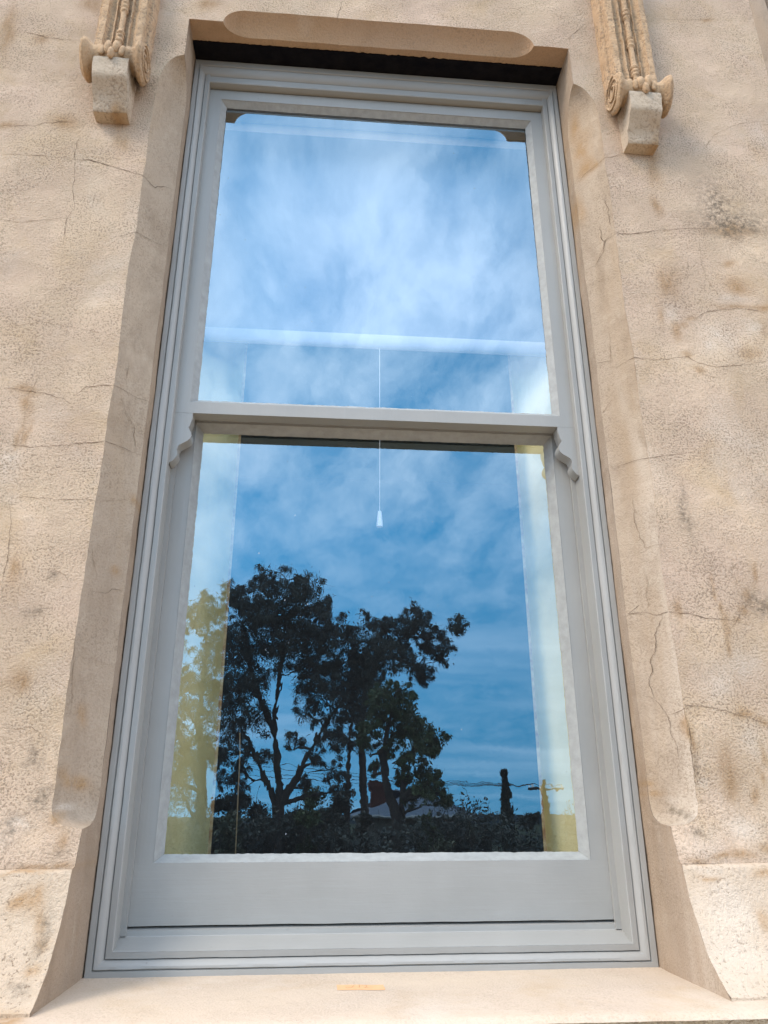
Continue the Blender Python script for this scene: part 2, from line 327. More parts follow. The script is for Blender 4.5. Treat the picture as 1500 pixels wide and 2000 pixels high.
def lch(x):      # lintel chamfer height
    a = .075
    if x < -.5 or x > .49: return 0
    if x < -.5+a: return .057*math.sqrt(max(0, 1-((-.5+a-x)/a)**2))
    if x > .49-a: return .057*math.sqrt(max(0, 1-((x-.49+a)/a)**2))
    return .057
xs_l = lin(-RX, -.501, 8) + lin(-.4995, -.42, 24) + lin(-.41, .41, 80) + lin(.416, .4895, 24) + lin(.491, RX, 8)
def zl(x): return 2.62 + lch(x) + .0012*nz(x*14, 3, 3)
def yl(x): return -.14 + wob(x, 2.62) + .048*lch(x)/.057
rough.grid(lambda x, t: (x, wall_y(x, zl(x)+(3.4-zl(x))*t), zl(x)+(3.4-zl(x))*t), xs_l, lin(0, 1, 60))
obj('rendered_wall', rough.V, rough.F, M_ROUGH, house, attrs=att(rough.V), angle=50)
# strip of smooth margin and the carved quoin at the far right
q = MB()
q.grid(lambda u, z: (1.27+.05*u, -.14-.012*math.sin(math.pi*min(1, u*1.0)*.5)+wob(1.27, z), z), lin(0, 1, 6), lin(.2, 3.4, 120))
q.grid(lambda u, z: (1.32+.02*u, -.152+.03*u+.004*nz(u*3, 1, z*20), z), lin(0, 1, 4), lin(.2, 3.4, 120))
q.grid(lambda u, z: (1.34+.8*u, -.122-.03*sm(0, .03, u)+.004*nz(u*3, 1, z*20), z), lin(0, 1, 30), lin(.2, 3.4, 120))
obj('pilaster', q.V, q.F, M_REVEAL, house, attrs=att(q.V), label='raised pilaster margin at the far right of the wall')
o = MB(); o.grid(lambda u, z: (-1.27-u, -.14, z), lin(0, 1, 4), [.2, 3.4], flip=True)
obj('outer_wall', o.V, o.F, M_ROUGH, house, attrs=att(o.V))
for s in (-1, 1):
    c = MB(); zc = [z for z in zs if .275 <= z <= 2.47]
    def fc(u, z, s=s):
        xo, xi = x_out(z, s), x_in(z, s); yo, yi = wall_y(xo, z), y_in(z, s)
        k = math.sin(math.pi*u)*.0035*(cw(z)/CH)
        return (xo+(xi-xo)*u - s*(-k)*.7, yo+(yi-yo)*u + k + .0012*nz(s*4+u*3, u*2, z*6), z)
    c.grid(fc, lin(0, 1, 12), zc, flip=(s > 0))
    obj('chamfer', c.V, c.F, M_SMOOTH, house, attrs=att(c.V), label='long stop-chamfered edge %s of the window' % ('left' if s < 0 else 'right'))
    r = MB()
    def fr_(u, z, s=s):
        ye = y_in(z, s) if z > .2135 else plinth_y(z)+.0015*nz(z*30, s, 2)
        return (x_in(z, s) + s*.0015*nz(u*3, s*3, z*5), ye+(.04-ye)*u, z)
    r.grid(fr_, lin(0, 1, 16), lin(-.03, .213, 30)+[z for z in zs if z <= 2.62]+[2.625], flip=(s > 0))
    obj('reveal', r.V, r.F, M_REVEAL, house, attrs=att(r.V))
# soffit, lintel chamfer, black strip painted in for the shaded recess above the frame
sf = MB(); sf.grid(lambda x, t: (x, yl(x)+(.035-yl(x))*t, 2.62+.0012*nz(x*14, 3, 3)*(1-t)), xs_l, lin(0, 1, 10), flip=True)
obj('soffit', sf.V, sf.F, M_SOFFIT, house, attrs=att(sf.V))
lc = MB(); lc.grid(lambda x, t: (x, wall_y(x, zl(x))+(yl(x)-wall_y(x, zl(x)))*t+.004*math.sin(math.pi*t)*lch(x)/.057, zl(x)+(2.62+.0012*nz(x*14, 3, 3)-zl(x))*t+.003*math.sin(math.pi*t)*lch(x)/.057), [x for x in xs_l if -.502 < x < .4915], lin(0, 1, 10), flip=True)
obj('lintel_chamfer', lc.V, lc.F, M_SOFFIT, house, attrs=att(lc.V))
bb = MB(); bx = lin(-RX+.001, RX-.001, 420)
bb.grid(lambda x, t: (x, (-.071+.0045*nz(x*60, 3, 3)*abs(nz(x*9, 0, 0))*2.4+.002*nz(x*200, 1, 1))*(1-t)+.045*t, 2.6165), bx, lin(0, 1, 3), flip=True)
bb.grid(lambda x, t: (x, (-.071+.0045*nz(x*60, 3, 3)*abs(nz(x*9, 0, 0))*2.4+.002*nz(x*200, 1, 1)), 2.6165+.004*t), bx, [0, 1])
obj('soffit_recess_shade', bb.V, bb.F, M_RECESS_SHADE, house, label='black strip with ragged edge painted for the shaded recess under the lintel')
# plinth course, swept out at the foot
for s in (-1, 1):
    p = MB(); prof = [(base_y(.2135), .2135), (-.172, .2128), (-.178, .2105), (-.1815, .206)] + [(plinth_y(z), z) for z in lin(.203, .012, 34)] + [(-.312, .004), (-.312, -.02)]
    def fp(u, j, s=s):
        y, z = prof[int(j)]; x = x_in(z, s)+(s*1.9-x_in(z, s))*u
        return (x, y + .003*nz(x*5, 1, z*5+9)+.0015*nz(x*22, 1, z*22)*(1 if j else 0), z + .0018*nz(x*7, 3, s))
    p.grid(fp, lin(0, 1, 130), list(range(len(prof))), flip=(s > 0))
    obj('plinth', p.V, p.F, M_PLINTH, house, attrs=att(p.V), label='flared pitted plinth course %s of the sill' % ('left' if s < 0 else 'right'))
# wall below the sill and returns behind the frame
lw = MB(); lw.grid(lambda x, z: (x, -.30+.003*nz(x*4, 2, z*4), z), lin(-3, 3, 60), lin(-1.6, -.14, 20))
obj('lower_wall', lw.V, lw.F, M_ROUGH, house, attrs=att(lw.V))
# sill slab
sl = MB()
def fs(x, j):
    P_ = [(.03, .004), (-.05, .001), (-.15, .0), (-.25, -.001), (-.33, -.002), (-.368, -.003), (-.379, -.006), (-.385, -.013)]
    y, z = P_[int(j)]
    return (x, y+.0022*nz(x*6, 2, 1)*(1 if j > 4 else 0), z+.0012*nz(x*3, y*9, 4)+.0007*nz(x*30, y*30, 1))
sl.grid(fs, lin(-2, 2, 300), list(range(8)), flip=True)
obj('sill', sl.V, sl.F, M_SILL, house, attrs=att(sl.V), label='pale cream painted window sill slab')
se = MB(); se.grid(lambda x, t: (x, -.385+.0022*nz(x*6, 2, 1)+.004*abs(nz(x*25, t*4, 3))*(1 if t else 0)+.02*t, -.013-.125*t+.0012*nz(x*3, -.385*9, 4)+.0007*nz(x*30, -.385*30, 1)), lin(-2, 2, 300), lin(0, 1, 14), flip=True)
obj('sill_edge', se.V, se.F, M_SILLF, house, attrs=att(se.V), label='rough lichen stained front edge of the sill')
# cracks
CRACKS = [
(0.0016,1,[(-1.108,2.519),(-1.039,2.498),(-0.978,2.488),(-0.928,2.488)]),
(0.0016,1,[(-1.089,2.127),(-0.997,2.139),(-0.943,2.157),(-0.887,2.164)]),
(0.0014,1,[(-1.071,2.027),(-0.997,2.025),(-0.933,2.027),(-0.872,2.026)]),
(0.0022,1,[(-0.867,2.025),(-0.811,2.021),(-0.742,1.998),(-0.675,1.979),(-0.649,1.973),(-0.63,2.001),(-0.607,2.01)]),
(0.0014,1,[(-0.868,2.115),(-0.87,2.044),(-0.861,1.976),(-0.859,1.915),(-0.843,1.853),(-0.86,1.813),(-0.856,1.727)]),
(0.0014,1,[(-1.031,1.795),(-0.972,1.79),(-0.921,1.803),(-0.856,1.819)]),
(0.0016,1,[(-0.723,1.759),(-0.688,1.776),(-0.654,1.788),(-0.606,1.805)]),
(0.0012,0,[(-0.719,2.057),(-0.725,2.006)]),
(0.001,0,[(-0.624,2.076),(-0.614,2.045),(-0.603,2.018)]),
(0.0018,1,[(-0.941,1.282),(-0.896,1.281),(-0.84,1.273),(-0.792,1.261),(-0.769,1.248)]),
(0.0014,1,[(-0.768,1.266),(-0.736,1.294),(-0.7,1.302),(-0.672,1.302),(-0.653,1.303),(-0.625,1.301),(-0.603,1.306)]),
(0.001,0,[(-0.868,1.363),(-0.858,1.309),(-0.871,1.272),(-0.872,1.218),(-0.866,1.129)]),
(0.0016,1,[(-0.896,1.126),(-0.84,1.127),(-0.782,1.131),(-0.726,1.14),(-0.682,1.146),(-0.655,1.152),(-0.629,1.153),(-0.601,1.153)]),
(0.0014,1,[(-0.865,0.995),(-0.811,0.997),(-0.753,0.994),(-0.677,0.994)]),
(0.001,0,[(-0.674,0.993),(-0.642,1.012),(-0.62,1.026),(-0.602,1.024)]),
(0.0013,1,[(-0.865,0.987),(-0.855,0.918),(-0.849,0.86),(-0.849,0.824),(-0.85,0.777)]),
(0.0012,0,[(-0.659,1.286),(-0.643,1.245),(-0.626,1.225),(-0.617,1.156)]),
(0.001,0,[(-0.652,1.4),(-0.649,1.315)]),
(0.0012,0,[(-0.672,0.89),(-0.662,0.839),(-0.65,0.803)]),
(0.0014,1,[(-0.663,0.778),(-0.634,0.787),(-0.628,0.797),(-0.615,0.799),(-0.604,0.796)]),
(0.001,0,[(-0.631,0.846),(-0.63,0.8)]),
(0.0011,0,[(-0.75,0.826),(-0.715,0.812),(-0.699,0.78)]),
(0.0022,1,[(-0.131,2.763),(-0.136,2.719),(-0.146,2.68),(-0.142,2.647)]),
(0.0018,1,[(0.595,2.647),(0.613,2.675),(0.638,2.701),(0.667,2.734)]),
(0.0014,1,[(-0.669,2.699),(-0.64,2.665),(-0.606,2.625)]),
(0.0012,0,[(0.914,2.794),(1.064,2.805),(1.243,2.83)]),
(0.0012,0,[(0.987,2.21),(1.05,2.294),(1.131,2.34),(1.231,2.361)]),
(0.0016,1,[(0.602,2.127),(0.63,2.148),(0.661,2.153),(0.705,2.166),(0.734,2.182)]),
(0.0012,0,[(0.595,1.973),(0.63,1.954),(0.667,1.943),(0.706,1.948)]),
(0.0015,1,[(0.639,1.821),(0.654,1.87),(0.676,1.871),(0.743,1.876),(0.807,1.893),(0.881,1.904),(0.975,1.911)]),
(0.0014,1,[(0.596,1.802),(0.629,1.808),(0.648,1.836),(0.652,1.869),(0.646,1.891),(0.649,1.935)]),
(0.0018,1,[(0.652,1.869),(0.669,1.878),(0.715,1.871),(0.772,1.887),(0.8,1.896)]),
(0.0016,1,[(0.663,2.04),(0.666,1.969),(0.666,1.911)]),
(0.001,0,[(0.703,2.164),(0.716,2.103)]),
(0.0011,0,[(0.926,1.874),(0.919,1.803),(0.923,1.735),(0.948,1.678),(0.953,1.647)]),
(0.0018,1,[(0.864,1.577),(0.892,1.609),(0.947,1.625),(1.008,1.629),(1.061,1.625),(1.086,1.618)]),
(0.0011,0,[(0.726,1.573),(0.761,1.554),(0.797,1.55)]),
(0.0018,1,[(0.596,1.484),(0.633,1.474)]),
(0.0016,1,[(0.631,1.456),(0.644,1.447),(0.667,1.453),(0.71,1.448),(0.761,1.452),(0.828,1.464),(0.854,1.443),(0.9,1.435),(0.964,1.442),(1.056,1.461)]),
(0.0012,0,[(0.844,1.426),(0.866,1.407),(0.902,1.402),(0.937,1.418)]),
(0.001,0,[(0.642,1.576),(0.636,1.508),(0.632,1.455)]),
(0.0014,1,[(0.588,1.41),(0.606,1.415),(0.612,1.389)]),
(0.0012,0,[(0.589,1.306),(0.619,1.342),(0.634,1.355),(0.651,1.35)]),
(0.0016,1,[(0.604,1.176),(0.614,1.155),(0.628,1.16),(0.652,1.159),(0.682,1.155),(0.724,1.162),(0.786,1.172)]),
(0.0012,0,[(0.605,1.023),(0.619,1.008),(0.632,1.022),(0.641,1.033)]),
(0.0012,0,[(0.642,1.075),(0.639,1.006),(0.647,0.948),(0.651,0.92),(0.69,0.923)]),
(0.0018,1,[(0.582,0.748),(0.603,0.766),(0.638,0.764),(0.655,0.754),(0.681,0.752),(0.718,0.75),(0.761,0.74),(0.802,0.736),(0.851,0.735)]),
(0.0016,1,[(0.662,0.753),(0.663,0.739),(0.648,0.706),(0.647,0.677),(0.637,0.65),(0.634,0.625),(0.629,0.59),(0.633,0.559)]),
(0.0011,0,[(0.644,0.882),(0.645,0.835),(0.642,0.774)]),
(0.0011,0,[(0.615,0.633),(0.631,0.624)]),
(0.0014,1,[(0.61,0.572),(0.626,0.566),(0.636,0.551),(0.649,0.525),(0.652,0.494),(0.655,0.461),(0.661,0.427)]),
(0.0018,1,[(0.651,0.52),(0.671,0.527),(0.685,0.535),(0.728,0.536),(0.759,0.528),(0.797,0.518),(0.832,0.51),(0.868,0.496)]),
(0.0013,1,[(0.609,0.5),(0.628,0.49),(0.651,0.494)]),
(0.0013,0,[(0.608,0.407),(0.622,0.41),(0.63,0.429),(0.653,0.441)]),
(0.0013,0,[(0.66,0.437),(0.656,0.405),(0.657,0.376)]),
(0.0018,1,[(0.675,0.529),(0.68,0.479),(0.678,0.446),(0.68,0.388),(0.682,0.369)]),
(0.0012,0,[(0.783,0.871),(0.836,0.869),(0.896,0.855)]),
(0.0012,0,[(0.817,0.713),(0.879,0.785),(0.921,0.767)]),
(0.0012,0,[(-0.803,0.491),(-0.769,0.476),(-0.739,0.481),(-0.693,0.451)]),
(0.001,0,[(-0.75,0.303),(-0.713,0.317),(-0.7,0.332)]),
(0.002,1,[(0.78,1.929),(0.778,1.906)]),
(0.002,1,[(0.878,1.787),(0.874,1.754)]),
(0.002,1,[(-1.033,2.656),(-1.025,2.625)]),
(0.0011,0,[(-0.917,1.585),(-0.852,1.581),(-0.802,1.589)]),
(0.0011,0,[(-0.959,1.457),(-0.875,1.48),(-0.784,1.466),(-0.699,1.448)]),
(0.0011,0,[(-0.674,0.677),(-0.672,0.588),(-0.665,0.504)]),
(0.0011,0,[(-0.646,0.731),(-0.64,0.629),(-0.6,0.626)])]      # width, tone, [(x,z)...]   y<9 given when on a chamfer
def crack(wd, tone, pts):
    P = []
    for a, b in zip(pts, pts[1:]):
        A, B = Vector((a[0], 0, a[1])), Vector((b[0], 0, b[1])); n = max(2, int((B-A).length/.005))
        for i in range(n): P.append(A.lerp(B, i/n))
    P.append(Vector((pts[-1][0], 0, pts[-1][1]))); V = []; F = []
    ph = random.random()*50
    for i, p in enumerate(P):
        t = (P[min(i+1, len(P)-1)]-P[max(i-1, 0)]); t = Vector((t.x, 0, t.z)); t = t.normalized() if t.length > 0 else Vector((1, 0, 0))
        nrm = Vector((-t.z, 0, t.x)); j = .0035*nz(i*.23, ph, 1)+.002*nz(i*.9, ph, 4)
        tp = min(1, i/8, (len(P)-1-i)/8)
        h = wd*.40*(.35+1.5*abs(nz(i*.17, ph, 8)))*(.25+.75*tp)
        c = p+nrm*j
        for sgn in (-1, 1):
            q_ = c+nrm*(sgn*h); ax = abs(q_.x)
            s = 1 if q_.x > 0 else -1
            if .285 < q_.z < 2.46 and RX < ax < abs(x_out(q_.z, s)):
                xo, xi = x_out(q_.z, s), x_in(q_.z, s); u = (q_.x-xo)/(xi-xo); u = max(0, min(1, u))
                k = math.sin(math.pi*u)*.0035*(cw(q_.z)/CH)
                yo, yi = wall_y(xo, q_.z), y_in(q_.z, s); y = yo+(yi-yo)*u+k+.0012*nz(s*4+u*3, u*2, q_.z*6)
            elif q_.z < .2135: y = plinth_y(q_.z)-.002
            else: y = wall_y(q_.x, q_.z)
            V.append((q_.x, y-.0010, q_.z))
        if i: F.append((2*i-2, 2*i-1, 2*i+1, 2*i))
    obj('crack', V, F, M_CRACK if tone else M_CRACKF, house)
for c_ in CRACKS: crack(*c_)

# ------------------------------------------------------------------ carved brackets
def bracket(cx, z0, label):
    root = empty('carved_bracket', (cx, -.14, 2.17), label, 'bracket', 'carved stone brackets either side of the window head')
    def rough_up(V, a=.0022):
        return [(v[0]+a*nz(v[0]*30, v[1]*30, v[2]*30), v[1]+a*nz(v[0]*30+9, v[1]*30, v[2]*30), v[2]+a*nz(v[0]*30, v[1]*30+9, v[2]*30)) for v in V]
    # block: concave underside, upright top
    prof = []
    prof += [(-.174, z0), (-.178, z0+.004)]
    for i in range(1, 15):
        t = i/14; prof.append((-.181-.047*t**1.6, z0+.006+.072*t))
    prof += [(-.2305, z0+.082), (-.2325, z0+.086)]
    for i in range(1, 7): prof.append((-.2325-.001*i, z0+.086+.009*i))
    prof += [(-.236, z0+.147)]
    b = MB(); hw = .048
    us = lin(-1, 1, 14)
    b.grid(lambda u, j: (cx+u*hw*(.955+.05*prof[int(j)][1]/3 + .03*j/len(prof)), prof[int(j)][0]+(.0015 if abs(u) == 1 else 0), prof[int(j)][1]), us, list(range(len(prof))), flip=False)
    for s in (-1, 1):
        b.grid(lambda u, j, s=s: (cx+s*hw*(.955+.05*prof[int(j)][1]/3 + .03*j/len(prof)), prof[int(j)][0]+.0015+(-.12-prof[int(j)][0])*u, prof[int(j)][1]), lin(0, 1, 8), list(range(len(prof))), flip=(s < 0))
    b.grid(lambda u, t: (cx+u*hw*.99, -.178+t*.058, z0), us, lin(0, 1, 5), flip=True)
    b.grid(lambda u, t: (cx+u*hw*.99, -.236+t*.1, z0+.147), us, lin(0, 1, 5))
    V = rough_up(b.V)
    a_ = att(V); obj('corbel_block', V, b.F, M_BLOCK, root, attrs=a_, angle=40)
    # scroll: lathe about the x axis
    yc, zc = -.205, z0+.170
    pr = [(-.085, .0), (-.085, .036), (-.083, .043), (-.078, .046), (-.071, .044), (-.064, .036), (-.058, .028), (-.050, .026), (-.040, .029), (-.034, .027), (-.026, .024), (-.018, .026), (-.010, .0285), (0, .029)]
    pr = [(x, r*(1.38 if abs(x) < .06 else 1)) for x, r in pr]
    pr = pr+[(-x, r) for x, r in pr[::-1][1:]]
    sc_ = MB(); n = 36
    def fl(k, j):
        x, r = pr[int(j)]; a = 2*math.pi*k/n
        # volute drops below its eye
        big = 1+ (.62*max(0, -math.sin(a+.5)) if abs(x) > .06 else 0)
        return (cx+x, yc-r*math.cos(a)*(1.25 if abs(x) > .06 else 1), zc+r*math.sin(a)*big+(.006 if abs(x) > .06 else 0))
    sc_.grid(fl, list(range(n+1)), list(range(len(pr))))
    V = rough_up(sc_.V, .0035); obj('scroll', V, sc_.F, M_STONE, root, attrs=att(V), angle=60)
    # spiral ridge on each volute face
    for s in (-1, 1):
        P = []; rr = []
        for i in range(60):
            t = i/59; a = 1.2+t*4.2*math.pi; r = .046*(1-t*.8)
            big = 1+.5*max(0, -math.sin(a+.5))
            P.append((cx+s*(.0855+.002*t), yc-r*math.cos(a)*1.2, zc+.006+r*math.sin(a)*big)); rr.append(.0042*(1-.4*t))
        sp_ = MB(); sp_.tube(P, rr, 6); V = rough_up(sp_.V, .001)
        obj('volute', V, sp_.F, M_STONE, root, attrs=att(V), angle=60)
    # carved leaf between the volutes
    lf = MB()
    for (dx, dz, rx, rz, ry) in ((-.012, .006, .012, .020, .014), (.010, .008, .011, .018, .014), (0, -.012, .010, .017, .016), (-.028, -.002, .010, .015, .009), (.028, -.002, .010, .015, .009)):
        lf.grid(lambda i, j: (cx+dx+rx*math.cos(i)*math.cos(j), yc-.036-ry*math.sin(j)*.9, zc+dz*1.3+1.25*rz*math.sin(i)*math.cos(j)), lin(0, 2*math.pi, 14), lin(0, math.pi/2, 6))
    V = rough_up(lf.V, .003); obj('leaf_carving', V, lf.F, M_STONE, root, attrs=att(V), angle=60)
    # fluted shaft
    half = [(.080, -.135), (.080, -.172), (.077, -.178), (.069, -.179), (.066, -.186), (.066, -.199), (.063, -.203), (.046, -.204), (.044, -.2), (.041, -.192), (.034, -.188), (.027, -.190), (.024, -.197), (.021, -.198), (.0195, -.191), (.013, -.189), (0, -.189)]
    P_ = [(-x, y) for x, y in half]+[(x, y) for x, y in half[::-1][1:]]
    sh = MB(); sh.grid(lambda j, z: (cx+P_[int(j)][0], P_[int(j)][1]-.012*(z-2.38), z), list(range(len(P_))), lin(z0+.172, 3.4, 150))
    V = rough_up(sh.V, .0026); obj('fluted_shaft', V, sh.F, M_STONE, root, attrs=att(V), angle=50)
    rd = MB(); P = []; rr = []
    z = z0+.18
    while z < 3.3:
        k = ((z-z0-.18) % .125)
        r = .0085
        if .070 < k < .118: r = .0085+.0045*abs(math.sin((k-.070)/.048*3*math.pi))
        P.append((cx, -.1975-.012*(z-2.38), z)); rr.append(r); z += .003
    rd.tube(P, rr, 10); V = rough_up(rd.V, .0012); obj('beaded_rod', V, rd.F, M_STONE, root, attrs=att(V), angle=60)
    # holes worn in the stone
    pts = [(random.uniform(-.075, .075), random.uniform(2.4, 2.75)) for _ in range(26)]
    return root
bracket(-.781, 2.166, 'left bracket of fluted carved stone with two volutes above a plain corbel block')
bracket(.783, 2.184, 'right bracket of fluted carved stone with two volutes above a plain corbel block')

# ------------------------------------------------------------------ the sash window
win = empty('sash_window', (0, 0, .0), 'tall grey painted double hung sash window with a curved horn on each side', 'window')
CAS = [(0, .03), (0, -.006), (.002, -.0085), (.0135, -.0085), (.0155, -.0035), (.018, -.0085), (.023, -.008), (.029, -.004), (.034, .003), (.0355, .008), (.0365, .001), (.049, .0), (.0505, .0015), (.0505, .024)]
def side(name, which, prof, rect, m, parent, tk=1.0, jit=.0007):
    x0, x1, z0, z1 = rect; g = MB(); n = 160
    def f(j, u):
        t, y = prof[int(j)]; tt = t
        T = {'l': 1, 'r': 1, 'b': .94, 't': tk}
        a, b, c_, d = x0+t, x1-t, z0+t*T['b'], z1-t*T['t']
        if which == 'l': p = (a, y, c_+(d-c_)*u)
        elif which == 'r': p = (b, y, c_+(d-c_)*u)
        elif which == 't': p = (a+(b-a)*u, y, d)
        else: p = (a+(b-a)*u, y, c_)
        e = jit*(nz(p[0]*7+t*90, 3, p[2]*7)+.6*nz(p[0]*40, t*200, p[2]*40))
        return (p[0]+e*(1 if which in 'lr' else 0), p[1]+e*.8, p[2]+e*(1 if which in 'tb' else 0))
    g.grid(f, list(range(len(prof))), lin(0, 1, n), flip=which in 'rb')
    return obj(name, g.V, g.F, m, parent, angle=28)
fr0 = MB(); fr0.box((-.56, .151, .02), (-.545, .17, 2.56)); fr0.box((.545, .151, .02), (.56, .17, 2.56))
fr0.box((-.62, .022, -.01), (-.556, .19, 2.6)); fr0.box((.556, .022, -.01), (.62, .19, 2.6))
frame = fr0.build('window_frame', P_V, win, smooth=False)
rect = (-.603, .603, .0, 2.615)
side('jamb_casing', 'l', CAS, rect, P_V, frame); side('jamb_casing', 'r', CAS, rect, P_V, frame)
side('head_casing', 't', CAS, rect, P_H, frame, tk=1.75); 
side('foot_casing', 'b', CAS, rect, P_H, frame)
# pieces share the mitre: head uses a taller face, so its own stops meet the jambs
hd = MB(); hd.box((-.556, .0235, 2.5265), (.556, .15, 2.60)); hd.build('head_lining', P_H, frame, smooth=False)
st = MB(); st.grid(lambda x, j: (x, [.0, .071, .072, .073, .098][int(j)], [.0468, .0655, .067, .0775, .0838][int(j)]+.0006*nz(x*6, j, 1)), lin(-.556, .556, 60), list(range(5)), flip=True)
st.build('sloping_stool', P_H, frame, angle=20)
for s in (-1, 1):
    pb = MB(); pb.box((min(s*.557, s*.5435), .0665, .067), (max(s*.557, s*.5435), .0755, 2.527)); pb.build('parting_bead', P_V, frame, smooth=False)

def ring(g, X0, X1, Z0, Z1, x0, x1, z0, z1, yo, yb, jit=.0006):
    """one sash: outer rectangle, inner (daylight) rectangle, front at yo, back at yb"""
    o4 = [(X0, Z0), (X1, Z0), (X1, Z1), (X0, Z1)]; i4 = [(x0, z0), (x1, z0), (x1, z1), (x0, z1)]
    for k in range(4):
        a, b = o4[k], o4[(k+1) % 4]; c, d = i4[k], i4[(k+1) % 4]
        n = 40
        def P(u, v, y):
            p = (a[0]+(b[0]-a[0])*u, a[1]+(b[1]-a[1])*u); q_ = (c[0]+(d[0]-c[0])*u, c[1]+(d[1]-c[1])*u)
            x, z = p[0]+(q_[0]-p[0])*v, p[1]+(q_[1]-p[1])*v
            return (x, y+jit*nz(x*6, y*10, z*6), z)
        g.grid(lambda u, v: P(u, v, yo), lin(0, 1, n), lin(0, 1, 4))
        g.grid(lambda u, v: P(u, 0, yb+(yo-yb)*v), lin(0, 1, n), lin(0, 1, 1))
        g.grid(lambda u, v: P(u, 1, yo+(yb-yo)*v), lin(0, 1, n), lin(0, 1, 1))
        g.grid(lambda u, v: P(u, 1-v, yb), lin(0, 1, n), lin(0, 1, 1))
def putty(x0, x1, z0, z1, w_, yf, yg, parent, m=M_PUTTY):
    """sloping putty fillet between the sash face (yf) and the glass (yg), ragged on the glass side"""
    g = MB()
    for which in 'lrbt':
        def f(v, u):
            r = (.0016*nz(u*22, ord(which), 1)+.0012*nz(u*90, ord(which), 3))*v
            t = (w_+r)*v; e = .0008*nz(u*30, v*3, ord(which))
            a, b, c, d = x0+t, x1-t, z0+t, z1-t; y = yf+(yg-yf)*v**1.0+e*(1 if v < 1 else 0)
            if which == 'l': return (a, y, c+(d-c)*u)
            if which == 'r': return (b, y, c+(d-c)*u)
            if which == 't': return (a+(b-a)*u, y, d)
            return (a+(b-a)*u, y, c)
        g.grid(f, lin(0, 1, 5), lin(0, 1, 220), flip=which in 'rb')
    return g.build('putty_bead', m, parent, angle=60)
# upper sash (outer)
US = MB(); ring(US, -.5535, .5535, 1.3225, 2.521, -.514, .514, 1.357, 2.4815, .024, .0645)
upper = US.build('upper_sash', P_V, win, angle=30)
putty(-.5145, .5145, 1.3565, 2.482, .0165, .0250, .044, upper)
HL = [(-.5535, 1.3235), (-.504, 1.3235), (-.504, 1.306), (-.5095, 1.284), (-.5125, 1.2785), (-.507, 1.27), (-.5035, 1.262), (-.5025, 1.254), (-.505, 1.246), (-.513, 1.2375), (-.525, 1.2305), (-.533, 1.225), (-.5365, 1.217), (-.5365, 1.210), (-.534, 1.203), (-.5345, 1.196), (-.538, 1.188), (-.546, 1.178), (-.5535, 1.174)]
for s in (-1, 1):
    h = MB(); poly = [(x*(-s)*-1 if s < 0 else -x, z) for x, z in HL]
    poly = [(x if s < 0 else -x, z) for x, z in HL]
    n = len(poly)
    V = [(x, .0245, z) for x, z in poly]+[(x, .0635, z) for x, z in poly]
    F = [tuple(range(n)), tuple(range(2*n-1, n-1, -1))]+[(i, i+n, (i+1) % n+n, (i+1) % n) for i in range(n)]
    if s < 0: F = [f[::-1] for f in F]
    obj('horn', V, F, P_V, upper, angle=35)
gp = MB(); gp.grid(lambda x, z: (x, .0445+.0042*(z-1.362)/1.114, z), [-.508, .508], [1.362, 2.476]); gp.build('glass_pane', G_UP, upper, smooth=False)
# lower sash (inner)
LS = MB(); ring(LS, -.5525, .5525, .0855, 1.345, -.5015, .5015, .2105, 1.3215, .0785, .125)
lower = LS.build('lower_sash', P_V, win, angle=30)
br = MB(); br.grid(lambda x, t: (x, .0775+.0008*nz(x*5, 1, t*2), .0852+.125*t+.0014*nz(x*2.2, 0, 5)*(1-t)+.001*nz(x*12, t, 5)*(1-t)), lin(-.5525, .5525, 120), lin(0, 1, 8)); 
br.build('bottom_rail', P_H, lower, smooth=True)
putty(-.502, .502, .210, 1.322, .0165, .0775, .111, lower)
gp = MB(); gp.grid(lambda x, z: (x, .1125, z), [-.495, .495], [.215, 1.317]); gp.build('glass_pane', G_LO, lower, smooth=False)

# ------------------------------------------------------------------ behind the glass
room = empty('dark_room', (0, .2, -.75), 'dim empty room seen behind the window glass', 'room')
M_RW = simple('room_wall', (.040, .036, .034), .9, .1, (.055, .048, .042), 2)
def rp(name, fn, us, vs, m):
    g = MB(); g.grid(fn, us, vs); return g.build(name, m, room, smooth=False)
rp('side_wall', lambda u, v: (-2.4, .3+u*4.7, -.75+v*4.1), [0, 1], [0, 1], M_RW)
rp('side_wall', lambda u, v: (2.4, .3+u*4.7, -.75+v*4.1), [0, 1], [0, 1], M_RW)
rp('back_wall', lambda u, v: (-2.4+u*4.8, 5.0, -.75+v*4.1), [0, 1], [0, 1], M_RW)
rp('ceiling', lambda u, v: (-2.4+u*4.8, .3+v*4.7, 3.35), [0, 1], [0, 1], simple('ceiling_paint', (.09, .085, .085), .9))
rp('floor', lambda u, v: (-2.4+u*4.8, .3+v*4.7, -.75), [0, 1], [0, 1], simple('floorboards', (.10, .055, .03), .5, .4, (.07, .04, .025), 6))
g = MB()
for a, b in (((-2.4, -.75), (-.66, 3.35)), ((.66, -.75), (2.4, 3.35)), ((-.66, -.75), (.66, .06)), ((-.66, 2.62), (.66, 3.35))):
    g.add([(a[0], .3, a[1]), (b[0], .3, a[1]), (b[0], .3, b[1]), (a[0], .3, b[1])], [(0, 1, 2, 3)])
for s in (-1, 1): g.add([(s*.66, .15, .06), (s*.66, .3, .06), (s*.66, .3, 2.62), (s*.66, .15, 2.62)], [(0, 1, 2, 3)])
g.add([(-.66, .13, .06), (.66, .13, .06), (.66, .3, .06), (-.66, .3, .06)], [(0, 1, 2, 3)]); g.add([(-.66, .13, 2.60), (.66, .13, 2.60), (.66, .3, 2.60), (-.66, .3, 2.60)], [(0, 1, 2, 3)])
